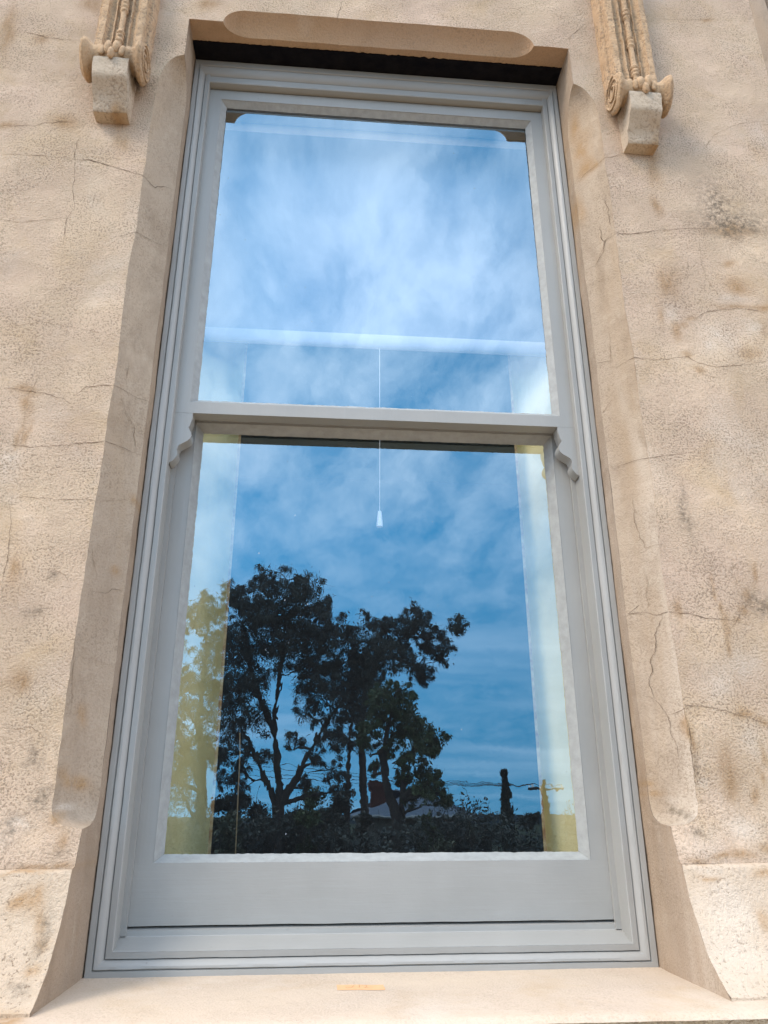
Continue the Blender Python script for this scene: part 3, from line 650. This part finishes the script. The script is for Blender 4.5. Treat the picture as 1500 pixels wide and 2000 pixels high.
g.build('window_wall', M_RW, room, smooth=False)
# curtains
M_CUR = simple('yellow_curtain', (.80, .68, .32), .85, .1, (.86, .76, .42), 5, .001, 300)
M_HEM = simple('curtain_hem', (.62, .50, .26), .85, .1, (.36, .20, .08), 40)
def curtain(s, xi, xo, label):
    c = MB(); yb = .262
    def f(u, z):
        x = xi+(xo-xi)*u
        return (x+.002*nz(z*2, s, 1), yb+.036*math.sin(u*7.2+.6+.15*z*s)-.020*math.exp(-(u*7)**2)+.010*nz(u*6, s*3, z*1.2), z)
    c.grid(f, lin(0, 1, 40), lin(-.4, 2.5, 60))
    root = obj('curtain', c.V, c.F, M_CUR, None, origin=(xi, yb, -.4)); tag(root, label, 'curtain', 'pair of yellow curtains inside the window')
    h = MB(); h.grid(lambda u, z: (xi-s*(.004-.008*u), yb-.006-.020+.036*math.sin(.6+.15*z*s)+.006*nz(0, s*3, z*1.2)-.002, z), [0, 1], lin(-.4, 2.5, 60))
    h.build('hem', M_HEM, root)
curtain(-1, -.402, -.68, 'olive yellow curtain hanging at the left side of the lower pane')
curtain(1, .446, .68, 'cream yellow curtain hanging at the right side of the lower pane')
# roller blind
bl = empty('roller_blind', (0, .2, 2.55), 'white roller blind drawn halfway down behind the upper pane', 'blind')
M_BL = simple('blind_fabric', (.40, .41, .45), .9, .1, (.33, .34, .40), 3, .0006, 200)
M_WH = simple('white_plastic', (.85, .85, .85), .4, .4)
g = MB(); g.grid(lambda x, z: (x, .2+.003*nz(x*2, 1, z*2), z), lin(-.61, .61, 30), lin(1.70, 2.55, 20)); g.build('fabric', M_BL, bl)
g = MB(); g.grid(lambda a, x: (x, .2+.013*math.cos(a), 1.695+.026*math.sin(a)), lin(0, 2*math.pi, 16), [-.61, .61]); g.build('bottom_rail', simple('rail_white', (.62, .62, .66), .5), bl)
g = MB(); g.tube([(-.62, .21, 2.56), (.62, .21, 2.56)], .022, 16); g.build('roller', M_WH, bl)
cd = MB(); cd.tube([(.0165, .197, 1.69), (.017, .197, 1.4), (.0165, .197, 1.118)], .0009, 6); cord = cd.build('pull_cord', M_WH, bl)
pl = MB(); pl.tube([(.0165, .197, 1.122), (.0165, .197, 1.119), (.0165, .197, 1.112), (.0165, .197, 1.082), (.0165, .197, 1.0735)], [.003, .0052, .0062, .0090, .0088], 16); pl.build('cord_pull', M_WH, cord, angle=50)
# inside: cord on the left and a pale strip deep in the room
g = MB(); g.tube([(-.345, .36, -.3), (-.347, .36, .2), (-.352, .36, .47), (-.356, .36, .52)], .0018, 6)
tag(g.build('hanging_cord', simple('tan_cord', (.35, .24, .12), .8), None, origin=(-.345, .36, -.3)), 'thin tan cord hanging just inside the left curtain', 'cord')

# ------------------------------------------------------------------ label stuck on the sill
def sill_z(x, y):
    P_ = [(.03, .004), (-.05, .001), (-.15, .0), (-.25, -.001)]
    for (ya, za), (yb, zb) in zip(P_, P_[1:]):
        if yb <= y <= ya:
            t = (ya-y)/(ya-yb); g = lambda yy: .0012*nz(x*3, yy*9, 4)+.0007*nz(x*30, yy*30, 1)
            return (za+g(ya))*(1-t)+(zb+g(yb))*t
    return 0
M_TAPE = simple('orange_tape', (.70, .42, .22), .8, .2, (.66, .38, .19), 60)
M_INK = simple('faded_pencil', (.50, .27, .13), .8, .1)
g = MB(); g.grid(lambda u, v: (-.0925+.0905*u+(.0018*nz(v*9, 1, u) if u in (0, 1) else 0), -.157+.0455*v-.009*u, sill_z(-.0925+.0905*u, -.157+.0455*v-.009*u)+.0006), lin(0, 1, 24), lin(0, 1, 5))
tape = g.build('sticky_label', M_TAPE, None, origin=(-.05, -.135, .003)); tag(tape, 'small orange sticky label with faded handwriting on the sill', 'label')
def stroke(pts):
    V = []; F = []
    P = [Vector((-.0925+.0905*a, -.157+.0455*b-.009*a, sill_z(-.0925+.0905*a, -.157+.0455*b-.009*a)+.0010)) for a, b in pts]
    for i, p in enumerate(P):
        d = (P[min(i+1, len(P)-1)]-P[max(i-1, 0)]).normalized(); n_ = Vector((-d.y, d.x, 0))*.0007
        V += [p-n_, p+n_]
        if i: F.append((2*i-2, 2*i-1, 2*i+1, 2*i))
    return V, F
wr = MB()
wr.add(*stroke([(.18, .55), (.20, .40), (.23, .36), (.255, .50), (.27, .38), (.30, .42), (.33, .55), (.355, .78), (.37, .85)]))
wr.add(*stroke([(.485, .88), (.475, .62), (.47, .40)]))
wr.add(*stroke([(.53, .80), (.57, .90), (.62, .88), (.64, .72), (.625, .58), (.59, .45), (.575, .40), (.62, .42), (.67, .40)]))
wr.build('handwriting', M_INK, tape, smooth=False)

# ------------------------------------------------------------------ the garden and street that the glass reflects
def gz(y):                                     # ground height: level at the house, falling away in front
    d = -y
    return -1.25 - 1.95*sm(7, 27, d)
gys = [20, 0] + [-i*1.5 for i in range(1, 22)] + [-36, -50, -80, -130, -200, -320, -600, -1200, -2000]
gxs = [-2000, -900, -400, -200, -100, -50] + list(range(-40, 41, 4)) + [50, 100, 200, 400, 900, 2000]
M_GR = simple('lawn', (.016, .024, .009), .95, .05, (.03, .028, .016), .6)
V = [(x, y, gz(y)+(.12*nz(x*.2, y*.2, 0) if y < -8 else 0)) for y in gys for x in gxs]; n = len(gxs)
F = [(j*n+i, (j+1)*n+i, (j+1)*n+i+1, j*n+i+1) for j in range(len(gys)-1) for i in range(n-1)]
tag(obj('ground', V, F, M_GR), kind='structure')
V2 = [(x, y, gz(y)+.012+.004*nz(x, y, 1)) for y in (-.2, -1, -2, -3, -4, -5, -6) for x in range(-12, 13)]
F2 = [(j*25+i, (j+1)*25+i, (j+1)*25+i+1, j*25+i+1) for j in range(6) for i in range(24)]
tag(obj('bounce_gravel', V2, F2, simple('bounce_gravel_pale', (.40, .30, .20), .95, .1, (.34, .25, .165), 20, .01, 60)), kind='structure')  # unseen gravel, added to bounce warm light up onto the undersides
M_HILL = simple('hill_woods', (.008, .014, .020), .95, .02, (.013, .019, .024), .02)
V = []; F = []; hx = lin(-500, 500, 160)
for i, x in enumerate(hx):
    h = -1.2+3.2*nz(x*.006, 3, 0)+.9*nz(x*.05, 1, 0)+.3*nz(x*.4, 1, 0) + (1.2 if x > 0 else 0)
    V += [(x, -330, -3.3), (x, -370, h), (x, -440, -3.3)]
    if i:
        for k in (0, 1): F.append((3*i-3+k, 3*i+k, 3*i+k+1, 3*i-2+k))
tag(obj('hills', V, F, M_HILL), kind='structure')

def leafmat(name, a, b_):
    m, t, b = mat(name, .55, .3)
    v = mapped(t, (1, 1, 1)); t.links.new(mixc(t, ramp(t, tex(t, v, 2.5, 3, .6), .35, .65), a, b_), b.inputs['Base Color'])
    return m
M_LF_D = leafmat('dark_leaves', (.020, .025, .022), (.055, .058, .044))
M_LF_G = leafmat('green_leaves', (.026, .042, .014), (.070, .088, .032))
M_LF_O = leafmat('olive_leaves', (.050, .055, .030), (.09, .085, .045))
M_BARK = simple('bark', (.032, .025, .022), .9, .1, (.065, .052, .044), 3)
def leaves(V, F, c, r, n, rnd, L0=.15, W0=.018, droop=1.0, sq=.8):
    """clumps of narrow hanging leaves"""
    nc = max(7, int(r*45))
    subs = []
    for _ in range(nc):
        d = Vector((rnd.gauss(0, 1), rnd.gauss(0, 1), rnd.gauss(0, 1))).normalized()*r*(rnd.random()**.45)
        subs.append((Vector((c[0]+d.x, c[1]+d.y, c[2]+d.z*sq)), r*rnd.uniform(.14, .34)))
    for i in range(n):
        s, sr = subs[rnd.randrange(nc)]
        p = s+Vector((rnd.gauss(0, 1), rnd.gauss(0, 1), rnd.gauss(0, .9)))*sr*1.1
        d = Vector((rnd.gauss(0, .6), rnd.gauss(0, .6), -droop+rnd.gauss(0, .55))).normalized()
        s_ = d.cross(Vector((rnd.gauss(0, 1), rnd.gauss(0, 1), rnd.gauss(0, 1)))).normalized()
        l = L0*rnd.uniform(.6, 1.4); w_ = W0*rnd.uniform(.7, 1.3); k = len(V)
        V += [p, p+d*l*.45+s_*w_*.5, p+d*l, p+d*l*.45-s_*w_*.5]; F.append((k, k+1, k+2, k+3))
def tree(name, label, cat, trunks, clusters, y, m, dens=900, group=None, seed=1, base_r=.17, **kw):
    rnd = random.Random(seed)
    bx = trunks[0][0][0]; gzz = gz(y)
    root = empty(name, (bx, y, gzz-.05), label, cat, group)
    tk = MB(); segs = []
    for ti, T in enumerate(trunks):
        P = []; yo = rnd.uniform(-.4, .4) if ti else 0
        T = list(T)
        if ti == 0 or T[0][1] < .6: T = [(T[0][0], gzz-.1)]+T
        for k, (x, z) in enumerate(T): P.append(Vector((x, y+yo*k/len(T), z)))
        Q_ = []
        for a, b in zip(P, P[1:]):
            for i in range(6): 
                p = a.lerp(b, i/6); Q_.append(p+Vector((.05*nz(p.z*2, ti, seed), .05*nz(p.z*2, ti+9, seed), 0)))
        Q_.append(P[-1])
        r0 = base_r*(1 if ti == 0 else .72)
        rad = [r0*(1-.78*i/len(Q_)) for i in range(len(Q_))]
        tk.tube(Q_, rad, 8); segs += list(zip(Q_, rad))
    V = []; F = []
    for (x, z, r) in clusters:
        r *= 1.22; c = Vector((x, y+rnd.gauss(0, .55), z))
        cand = sorted(segs, key=lambda s: (s[0]-c).length+max(0, s[0].z-c.z+.2)*3)[0]
        a, ra = cand; ra = min(ra*.6, .05+r*.05); mid = a.lerp(c, .5)+Vector((rnd.gauss(0, .12), rnd.gauss(0, .15), rnd.gauss(-.05, .12)))
        br_ = [a, a.lerp(mid, .5)+Vector((0, 0, .03)), mid, mid.lerp(c, .6), c]
        br_rad = [ra, ra*.8, ra*.6, ra*.4, .008]
        tk.tube(br_, br_rad, 5)
        segs += [(mid, ra*.6), (mid.lerp(c, .6), ra*.4)]
        for _ in range(int(5+r*14)):
            d = Vector((rnd.gauss(0, 1), rnd.gauss(0, 1), rnd.gauss(.1, .9))).normalized()*r*rnd.uniform(.6, 1.15)
            tk.tube([mid.lerp(c, rnd.random()), c+d*.45+Vector((0, 0, .04)), c+d], [.012, .008, .004], 3, cap=False)
        for _ in range(int(6+r*14)):          # loose wisps round the clump
            d = Vector((rnd.gauss(0, 1), rnd.gauss(0, .8), rnd.gauss(.1, .8))).normalized(); e = c+d*r*rnd.uniform(1.0, 1.65)
            tk.tube([c+d*r*.4, e+Vector((0, 0, .05)), e+Vector((0, 0, -.12))], [.008, .005, .003], 3, cap=False)
            leaves(V, F, e, r*.3, int(45+90*r), rnd, **kw)
        leaves(V, F, c, r, int(dens*r*r*5)+35, rnd, **kw)
    tk.build('trunk', M_BARK, root); obj('crown', V, F, m, root, smooth=False)
    return root
T = {'A':[(-1.83,6.8,0.21),(-1.45,6.62,0.3),(-0.94,6.91,0.24),(-0.71,6.98,0.15),(-0.55,6.48,0.33),(-0.17,6.26,0.21),(-2.5,6.47,0.2),(-2.6,6.13,0.24),(-2.29,5.84,0.3),(-1.71,6.0,0.38),(-1.13,6.09,0.39),(-0.53,5.87,0.42),(-0.05,5.73,0.27),(-1.97,5.47,0.4),(-1.39,5.4,0.47),(-0.8,5.34,0.44),(-0.21,5.27,0.35),(0.26,5.13,0.29),(-2.53,5.09,0.32),(-2.22,4.73,0.39),(-1.64,4.73,0.4),(-1.07,4.74,0.41),(-0.42,4.75,0.38),(0.09,4.69,0.32),(-2.62,4.36,0.37),(-2.03,4.08,0.34),(-2.29,3.65,0.37),(-2.46,3.1,0.33),(-1.86,3.52,0.23),(-0.61,4.24,0.28),(-0.04,4.1,0.35),(-0.31,3.67,0.34),(0.13,3.4,0.31),(-1.96,2.83,0.31),(-2.35,2.42,0.31),(-0.42,2.84,0.21),(0.28,2.84,0.21),(-2.51,1.89,0.27),(-2.15,1.5,0.16),(0.15,2.3,0.17),(0.39,4.25,0.32),(0.67,4.99,0.27),(0.97,5.07,0.26),(1.34,4.93,0.26),(1.6,4.56,0.27),(1.26,4.41,0.33),(0.83,4.4,0.32),(1.7,4.13,0.18),(0.98,3.83,0.32),(0.55,3.68,0.29),(0.84,3.26,0.26),(-2.82,3.65,0.22),(-2.54,1.24,0.19),(-2.12,0.98,0.17),(-0.11,1.76,0.15),(-0.5,1.17,0.12),(0.31,1.43,0.17),(0.49,0.92,0.16),(-2.72,1.89,0.19),(-1.48,1.76,0.13),(-0.75,2.29,0.16),(0.43,2.3,0.17)],
'A_t':[[(-1.07,0.22),(-1.05,0.72),(-1.21,1.76),(-1.29,2.83),(-1.19,4.23),(-1.08,5.71)],[(-1.15,0.54),(-1.58,1.5),(-2.06,2.29),(-2.4,2.82)],[(-0.99,0.6),(-0.52,1.63),(0.14,2.71),(0.84,3.69)],[(-1.26,2.29),(-1.63,3.1),(-2.04,4.22),(-2.26,5.39)]],
'L':[(-3.75,6.03,0.25),(-3.38,6.23,0.21),(-4.02,5.72,0.18),(-3.57,5.68,0.33),(-3.1,5.92,0.18),(-3.25,5.14,0.24),(-3.48,4.61,0.33),(-4.01,3.94,0.24),(-3.44,3.8,0.38),(-3.79,3.14,0.32),(-3.2,2.93,0.32),(-3.58,2.37,0.34),(-3.81,1.82,0.28),(-3.09,1.96,0.23),(-3.41,1.28,0.27),(-3.72,0.75,0.34),(-4.32,2.65,0.35),(-4.57,3.78,0.34),(-4.46,4.82,0.27),(-4.49,1.55,0.42),(-3.04,3.73,0.2)],
'L_t':[[(-3.23,0.22),(-3.3,1.55),(-3.51,2.93),(-3.47,4.54),(-3.5,5.76)],[(-3.31,1.14),(-4.0,2.37),(-4.41,3.64)]],
'B':[(1.71,6.05,0.18),(1.99,6.25,0.21),(2.3,6.13,0.24),(2.64,6.31,0.21),(2.92,6.47,0.19),(3.15,6.32,0.21),(3.06,6.04,0.24),(2.72,5.9,0.24),(3.49,5.84,0.23),(3.86,5.92,0.17),(4.13,5.85,0.18),(4.31,5.93,0.1),(3.68,5.54,0.17),(3.41,5.47,0.17),(3.91,5.38,0.14),(3.64,5.09,0.13),(3.83,4.97,0.12),(2.55,5.52,0.2),(2.46,5.07,0.2),(2.71,4.79,0.23),(3.04,4.7,0.22),(3.32,4.63,0.17),(3.15,4.42,0.15),(2.09,5.74,0.21),(1.87,5.45,0.24),(1.62,4.98,0.27),(1.38,4.48,0.33),(1.14,3.99,0.36),(0.98,3.2,0.33),(1.38,3.36,0.3),(0.83,2.42,0.26),(1.34,2.58,0.23)],
'B_t':[[(1.36,0.2),(1.3,1.67),(1.23,2.89),(1.38,4.15),(1.79,5.23),(2.63,5.75),(3.65,5.76)],[(0.86,0.2),(0.81,1.66),(0.91,2.88),(1.13,4.15)],[(1.62,4.98),(2.29,5.07),(3.12,4.66)]],
'C':[(1.3,3.13,0.16),(1.6,3.11,0.2),(1.92,3.06,0.15),(1.45,2.8,0.22),(1.82,2.69,0.25),(2.16,2.65,0.15),(1.26,2.5,0.17),(2.06,2.29,0.25),(2.37,2.15,0.22),(2.65,2.04,0.16),(1.71,2.17,0.2),(2.52,1.78,0.18),(2.2,1.74,0.19),(1.93,1.57,0.14),(2.7,1.8,0.11),(1.57,1.78,0.12),(1.02,2.21,0.14),(0.98,1.89,0.11),(1.35,1.43,0.11),(1.92,1.2,0.12),(2.47,1.25,0.17),(2.62,0.94,0.15),(2.34,0.83,0.19),(2.07,0.71,0.11),(2.78,0.75,0.1),(2.87,0.61,0.09)],
'C_t':[[(1.73,0.23),(1.65,0.55),(1.47,1.06),(1.42,1.68),(1.57,2.39),(1.7,2.87)],[(1.82,0.23),(1.87,0.89),(1.95,1.57),(2.3,2.04)],[(1.87,0.66),(2.22,0.89),(2.52,1.0)]]}
tree('gum_tree', 'tallest dark gum tree with spreading crown, reflected left of centre in the lower pane', 'tree', T['A_t'], T['A'], .225-20, M_LF_D, seed=3, base_r=.15, dens=800)
tree('gum_tree', 'gum tree reflected over the left curtain at the edge of the lower pane', 'tree', T['L_t'], T['L'], .225-21, M_LF_O, seed=5, dens=700)
tree('gum_tree', 'gum tree with one long leafy limb reaching right above the rounded green tree', 'tree', T['B_t'], T['B'], .225-23, M_LF_D, seed=8, base_r=.15, dens=950)
tree('peppercorn_tree', 'rounded green weeping tree reflected beside the house roof', 'tree', T['C_t'], T['C'], .225-17, M_LF_G, seed=13, base_r=.13, dens=1300, L0=.11, W0=.026)

def shrub(label, x, D, z_top, rx, m, seed, cat='shrub', n=1500, name='shrub', L0=.09, bare=False):
    rnd = random.Random(seed); y = .225-D; g0 = gz(y)
    root = empty(name, (x, y, g0-.03), label, cat)
    tk = MB(); V = []; F = []; H = z_top-g0
    for i in range(9 if not bare else 40):
        a = rnd.uniform(0, 6.28); rr = rx*rnd.uniform(.2, .95)
        tip = Vector((x+rr*math.cos(a), y+rr*.7*math.sin(a), g0+H*rnd.uniform(.6, 1.0)))
        mid = Vector((x+rr*.45*math.cos(a), y+rr*.4*math.sin(a), g0+H*.45))
        tk.tube([(x, y, g0-.1), mid, tip], [.03, .02, .006], 4)
        if bare:
            for _ in range(7):
                p = mid.lerp(tip, rnd.random()); d = Vector((rnd.gauss(0, .3), rnd.gauss(0, .3), abs(rnd.gauss(.4, .25))))
                tk.tube([p, p+d*.5, p+d], [.009, .007, .003], 3, cap=False)
    nb = int(12+rx*8)
    for i in range(nb):
        a = rnd.uniform(0, 6.28); q_ = rnd.random()**.5
        hh = H*(1-.35*q_*q_)*rnd.uniform(.25, 1)**.5
        r = rx*rnd.uniform(.22, .4)
        leaves(V, F, (x+rx*.8*q_*math.cos(a), y+rx*.5*q_*math.sin(a), g0+max(r*.5, hh-r*.6)), r, (n*3//nb) if not bare else n//nb//6, rnd, L0=L0, W0=.04, droop=-.1)
    tk.build('stems', M_BARK, root); obj('foliage', V, F, m, root, smooth=False)
for a in [('leafy shrub below the left curtain in the reflection', -1.95, 15, 0.49, 0.51, 'o', 31, {}), ('bushy dark shrub at the foot of the tallest gum tree', -1.18, 16, 0.34, 0.55, 'd', 32, {}), ('bright green feathery shrub right of the tallest gum trunk', -0.31, 15.5, 0.64, 0.41, 'g', 33, {}), ('rounded dark shrub between the two groups of tree trunks', 0.36, 16, 0.34, 0.46, 'd', 34, {}), ('low hedge bush in front of the neighbouring house', 1.36, 14.8, 0.12, 0.57, 'd', 35, {}), ('low olive bush near the corner of the neighbouring house', 2.43, 15, 0.06, 0.53, 'o', 36, {}), ('bare twiggy bush beside the end of the house roof', 4.97, 24, 0.57, 0.63, 'o', 37, {'bare': True, 'n': 1500}), ('low dark bush at the foot of the tall cypress', 4.58, 20, 0.13, 0.67, 'd', 38, {'n': 4500}), ('scrubby dark bush between the cypress and the right curtain', 6.1, 22, 0.36, 0.77, 'd', 39, {'n': 6000}), ('large grey green bush reflected over the right curtain', 6.88, 20, 0.72, 0.57, 'o', 40, {'n': 2500}), ('dark bush at the right edge of the lower pane', 7.7, 20, 0.32, 0.86, 'd', 41, {}), ('dark bush at the left edge of the lower pane', -2.85, 15, 0.34, 0.5, 'd', 42, {}), ('thin branched bush behind the left curtain edge in the reflection', -2.9, 22, 1.28, 0.91, 'd', 60, {'n': 9000}), ('dark twiggy bush left of the tallest gum trunk', -2.32, 24, 1.21, 0.99, 'd', 61, {'n': 9000}), ('dark twiggy bush just right of the tallest gum trunk', -0.78, 23, 1.1, 0.87, 'd', 62, {'n': 9000}), ('green twiggy bush further right of the tallest gum trunk', -0.08, 24, 1.32, 1.0, 'g', 63, {'n': 9000}), ('dark twiggy bush left of the paired straight trunks', 0.36, 19, 0.97, 0.73, 'd', 64, {'n': 9000}), ('dark twiggy bush between the paired trunks and the roof', 1.49, 22, 0.65, 0.51, 'd', 65, {'n': 9000}), ('green bush partly hiding the middle of the house roof', 2.72, 19, 0.46, 0.45, 'g', 66, {'n': 9000}), ('small dark bush at the right end of the house roof', 3.44, 19, 0.21, 0.4, 'd', 67, {'n': 9000})]:
    shrub(*a[:5], {'d': M_LF_D, 'g': M_LF_G, 'o': M_LF_O}[a[5]], a[6], **a[7])

def cypress(label, x, D, z_top, wd, seed):
    rnd = random.Random(seed); y = .225-D; g0 = gz(y); H = z_top-g0
    root = empty('cypress_tree', (x, y, g0-.03), label, 'tree', )
    tk = MB(); tk.tube([(x, y, g0-.1), (x, y, g0+H*.5), (x, y, z_top-.1)], [.10, .06, .01], 7); tk.build('trunk', M_BARK, root)
    V = []; F = []
    for i in range(6500):
        t = rnd.random()**.85; a = rnd.uniform(0, 6.283)
        r = wd*(min(1, t*5)*(1-t**2.6)+.03)*(.86+.25*nz(a*1.3, t*6, seed))*rnd.uniform(.55, 1.05)
        p = Vector((x+r*math.cos(a), y+r*math.sin(a), g0+.15+(H-.15)*t))
        d = Vector((math.cos(a)*.35+rnd.gauss(0, .2), math.sin(a)*.35+rnd.gauss(0, .2), 1)).normalized()
        s_ = d.cross(Vector((rnd.gauss(0, 1), rnd.gauss(0, 1), .2))).normalized(); l = rnd.uniform(.10, .24); w_ = .035; k = len(V)
        V += [p, p+d*l*.4+s_*w_, p+d*l, p+d*l*.4-s_*w_]; F.append((k, k+1, k+2, k+3))
    obj('crown', V, F, M_LF_D, root, smooth=False)
cypress('tall narrow dark cypress standing alone against the reflected sky', *(6.43, 26, 1.64, 0.24), 21)
cypress('narrow cypress at the edge of the right curtain, behind the power pole', *(8.07, 27, 1.23, 0.15), 22)

# neighbouring house
HX0, HX1, HE, HR, HD = (1.34, 6.35, 0.3, 1.35, 30)
nb_ = empty('neighbour_house', ((HX0+HX1)/2, -HD, gz(-HD)), 'low neighbouring house with a blue grey hipped roof and red brick chimney', 'house')
M_ROOF = simple('metal_roof', (.075, .095, .13), .7, .2, (.055, .072, .10), 3)
M_NW = simple('weatherboard', (.10, .09, .075), .8, .2, (.16, .145, .12), 4)
M_BRICK = simple('red_brick', (.085, .03, .024), .9, .1, (.06, .025, .02), 8)
M_DK = simple('dark_pane', (.01, .012, .016), .1, .5)
M_TRIM = simple('white_trim', (.22, .22, .21), .6)
y1, y0 = -HD, -HD-8; g0 = gz(y1)
g = MB(); g.box((HX0+.5, y0+.5, g0-.1), (HX1-.5, y1-.5, HE-.02)); g.build('wall', M_NW, nb_, smooth=False)
rf = MB(); rx = 3.2
rf.add([(HX0, y1, HE), (HX1, y1, HE), (HX1, y0, HE), (HX0, y0, HE), (HX0+rx, (y0+y1)/2, HR), (HX1-rx, (y0+y1)/2, HR), (HX0, y1, HE-.12), (HX1, y1, HE-.12), (HX1, y0, HE-.12), (HX0, y0, HE-.12)],
       [(0, 1, 5, 4), (1, 2, 5), (2, 3, 4, 5), (3, 0, 4), (0, 6, 7, 1), (1, 7, 8, 2), (2, 8, 9, 3), (3, 9, 6, 0), (6, 9, 8, 7)])
rfo = rf.build('roof', M_ROOF, nb_, smooth=False)
rb = MB()
x = HX0+.3
while x < HX1-.2:
    top = min(1, (x-HX0)/rx, (HX1-x)/rx); rb.tube([(x, y1+.01, HE+.015), (x, y1+((y0-y1)/2)*top, HE+(HR-HE)*top+.015)], .02, 4); x += .6
ch = MB(); cxh = 2.57; ch.box((cxh-.33, y1-3.6, HE), (cxh+.33, y1-2.9, 1.67)); ch.box((cxh-.40, y1-3.67, 1.67-.28), (cxh+.40, y1-2.83, 1.67-.12)); ch.build('chimney', M_BRICK, rfo, smooth=False)
for k in range(4):
    wx = HX0+1.6+k*(HX1-HX0-3.2)/3
    wf = MB()
    for a, b in (((-.55, 0), (-.48, 1.5)), ((.48, 0), (.55, 1.5)), ((-.48, 0), (.48, .08)), ((-.48, 1.42), (.48, 1.5)), ((-.03, .08), (.03, 1.42))):
        wf.box((wx+a[0], y1-.5, HE-2.05+a[1]), (wx+b[0], y1-.45, HE-2.05+b[1]))
    w_o = wf.build('window', M_TRIM, nb_, smooth=False)
    pn = MB(); pn.box((wx-.48, y1-.5, HE-1.97), (wx+.48, y1-.48, HE-.63)); pn.build('pane', M_DK, w_o, smooth=False)
gt = MB(); gt.tube([(HX0, y1+.05, HE-.06), (HX1, y1+.05, HE-.06)], .06, 8); gt.build('gutter', M_TRIM, nb_)

# long garden hedge
hroot = empty('hedge', (0, -15.4, gz(-15.4)-.03), 'long dark untrimmed hedge running across the garden below the trees', 'hedge')
rnd = random.Random(77); V = []; F = []; g0 = gz(-15.4); st_ = MB()
for i in range(190):
    x = -13+26*i/190+rnd.gauss(0, .1); h = 2.25+.5*nz(x*.5, 4, 1)+rnd.uniform(-.2, .12)
    for hh in (.4, .85, 1.3, h-.28): leaves(V, F, (x, -15.4+rnd.gauss(0, .18), g0+hh), .36, 95, rnd, L0=.09, W0=.045, droop=-.1)
    if i % 6 == 0: st_.tube([(x, -15.4, g0-.1), (x+.1, -15.4, g0+.7), (x, -15.4, g0+h-.2)], [.03, .02, .01], 5)
hroot_f = obj('foliage', V, F, M_LF_D, hroot, smooth=False); st_.build('stems', M_BARK, hroot)
# garden fence in front of the street
fn = empty('timber_fence', (0, -13.8, gz(-13.8)), 'low dark timber paling fence along the front garden', 'fence')
M_FN = simple('old_timber', (.09, .075, .06), .9, .1, (.05, .042, .035), 5)
for k in range(-5, 6): 
    g = MB(); x = k*2.4; g.box((x-.05, -13.86, gz(-13.8)-.1), (x+.05, -13.76, gz(-13.8)+1.25)); g.build('post', M_FN, fn, smooth=False)
for zz in (.3, 1.0):
    g = MB(); g.box((-12, -13.755, gz(-13.8)+zz), (12, -13.715, gz(-13.8)+zz+.08)); g.build('rail', M_FN, fn, smooth=False)
g = MB(); rnd = random.Random(4); x = -12
while x < 12:
    h = 1.2+rnd.uniform(-.03, .03); z = gz(-13.8)+.05; g.box((x, -13.71, z), (x+.085, -13.69, z+h)); x += .105
g.build('palings', M_FN, fn, smooth=False)

# power pole and wires
PX, PD, PZ = (11.25, 38, 1.89)
py = .225-PD
pp = empty('power_pole', (PX, py, gz(py)), 'timber power pole with a crossarm, reflected at the edge of the right curtain', 'pole')
g = MB(); g.tube([(PX, py, gz(py)-.2), (PX, py, PZ)], [.12, .08], 12); g.build('post', M_BARK, pp)
g = MB(); g.box((PX-.85, py+.1, PZ-.45), (PX+.85, py+.2, PZ-.33)); g.build('crossarm', M_BARK, pp, smooth=False)
for k in range(4):
    xx = PX-.78+.52*k; g = MB(); g.tube([(xx, py+.15, PZ-.33), (xx, py+.15, PZ-.2)], [.045, .03], 8); g.build('insulator', M_WH, pp)
for k in range(4):
    xx = PX-.78+.52*k
    a = Vector((xx, py+.15, PZ-.19)); b = Vector((xx-26, py-14, PZ+3.0+.35*k)); P = []
    for i in range(41):
        t = i/40; p = a.lerp(b, t); p.z -= 1.5*4*t*(1-t)*.6; P.append(p)
    g = MB(); g.tube(P, .014, 5)
    tag(g.build('power_line', M_DK, None, origin=a), ['lowest', 'second lowest', 'second highest', 'highest'][k]+' of the four wires strung leftward from the power pole', 'wire', 'wires strung from the power pole')
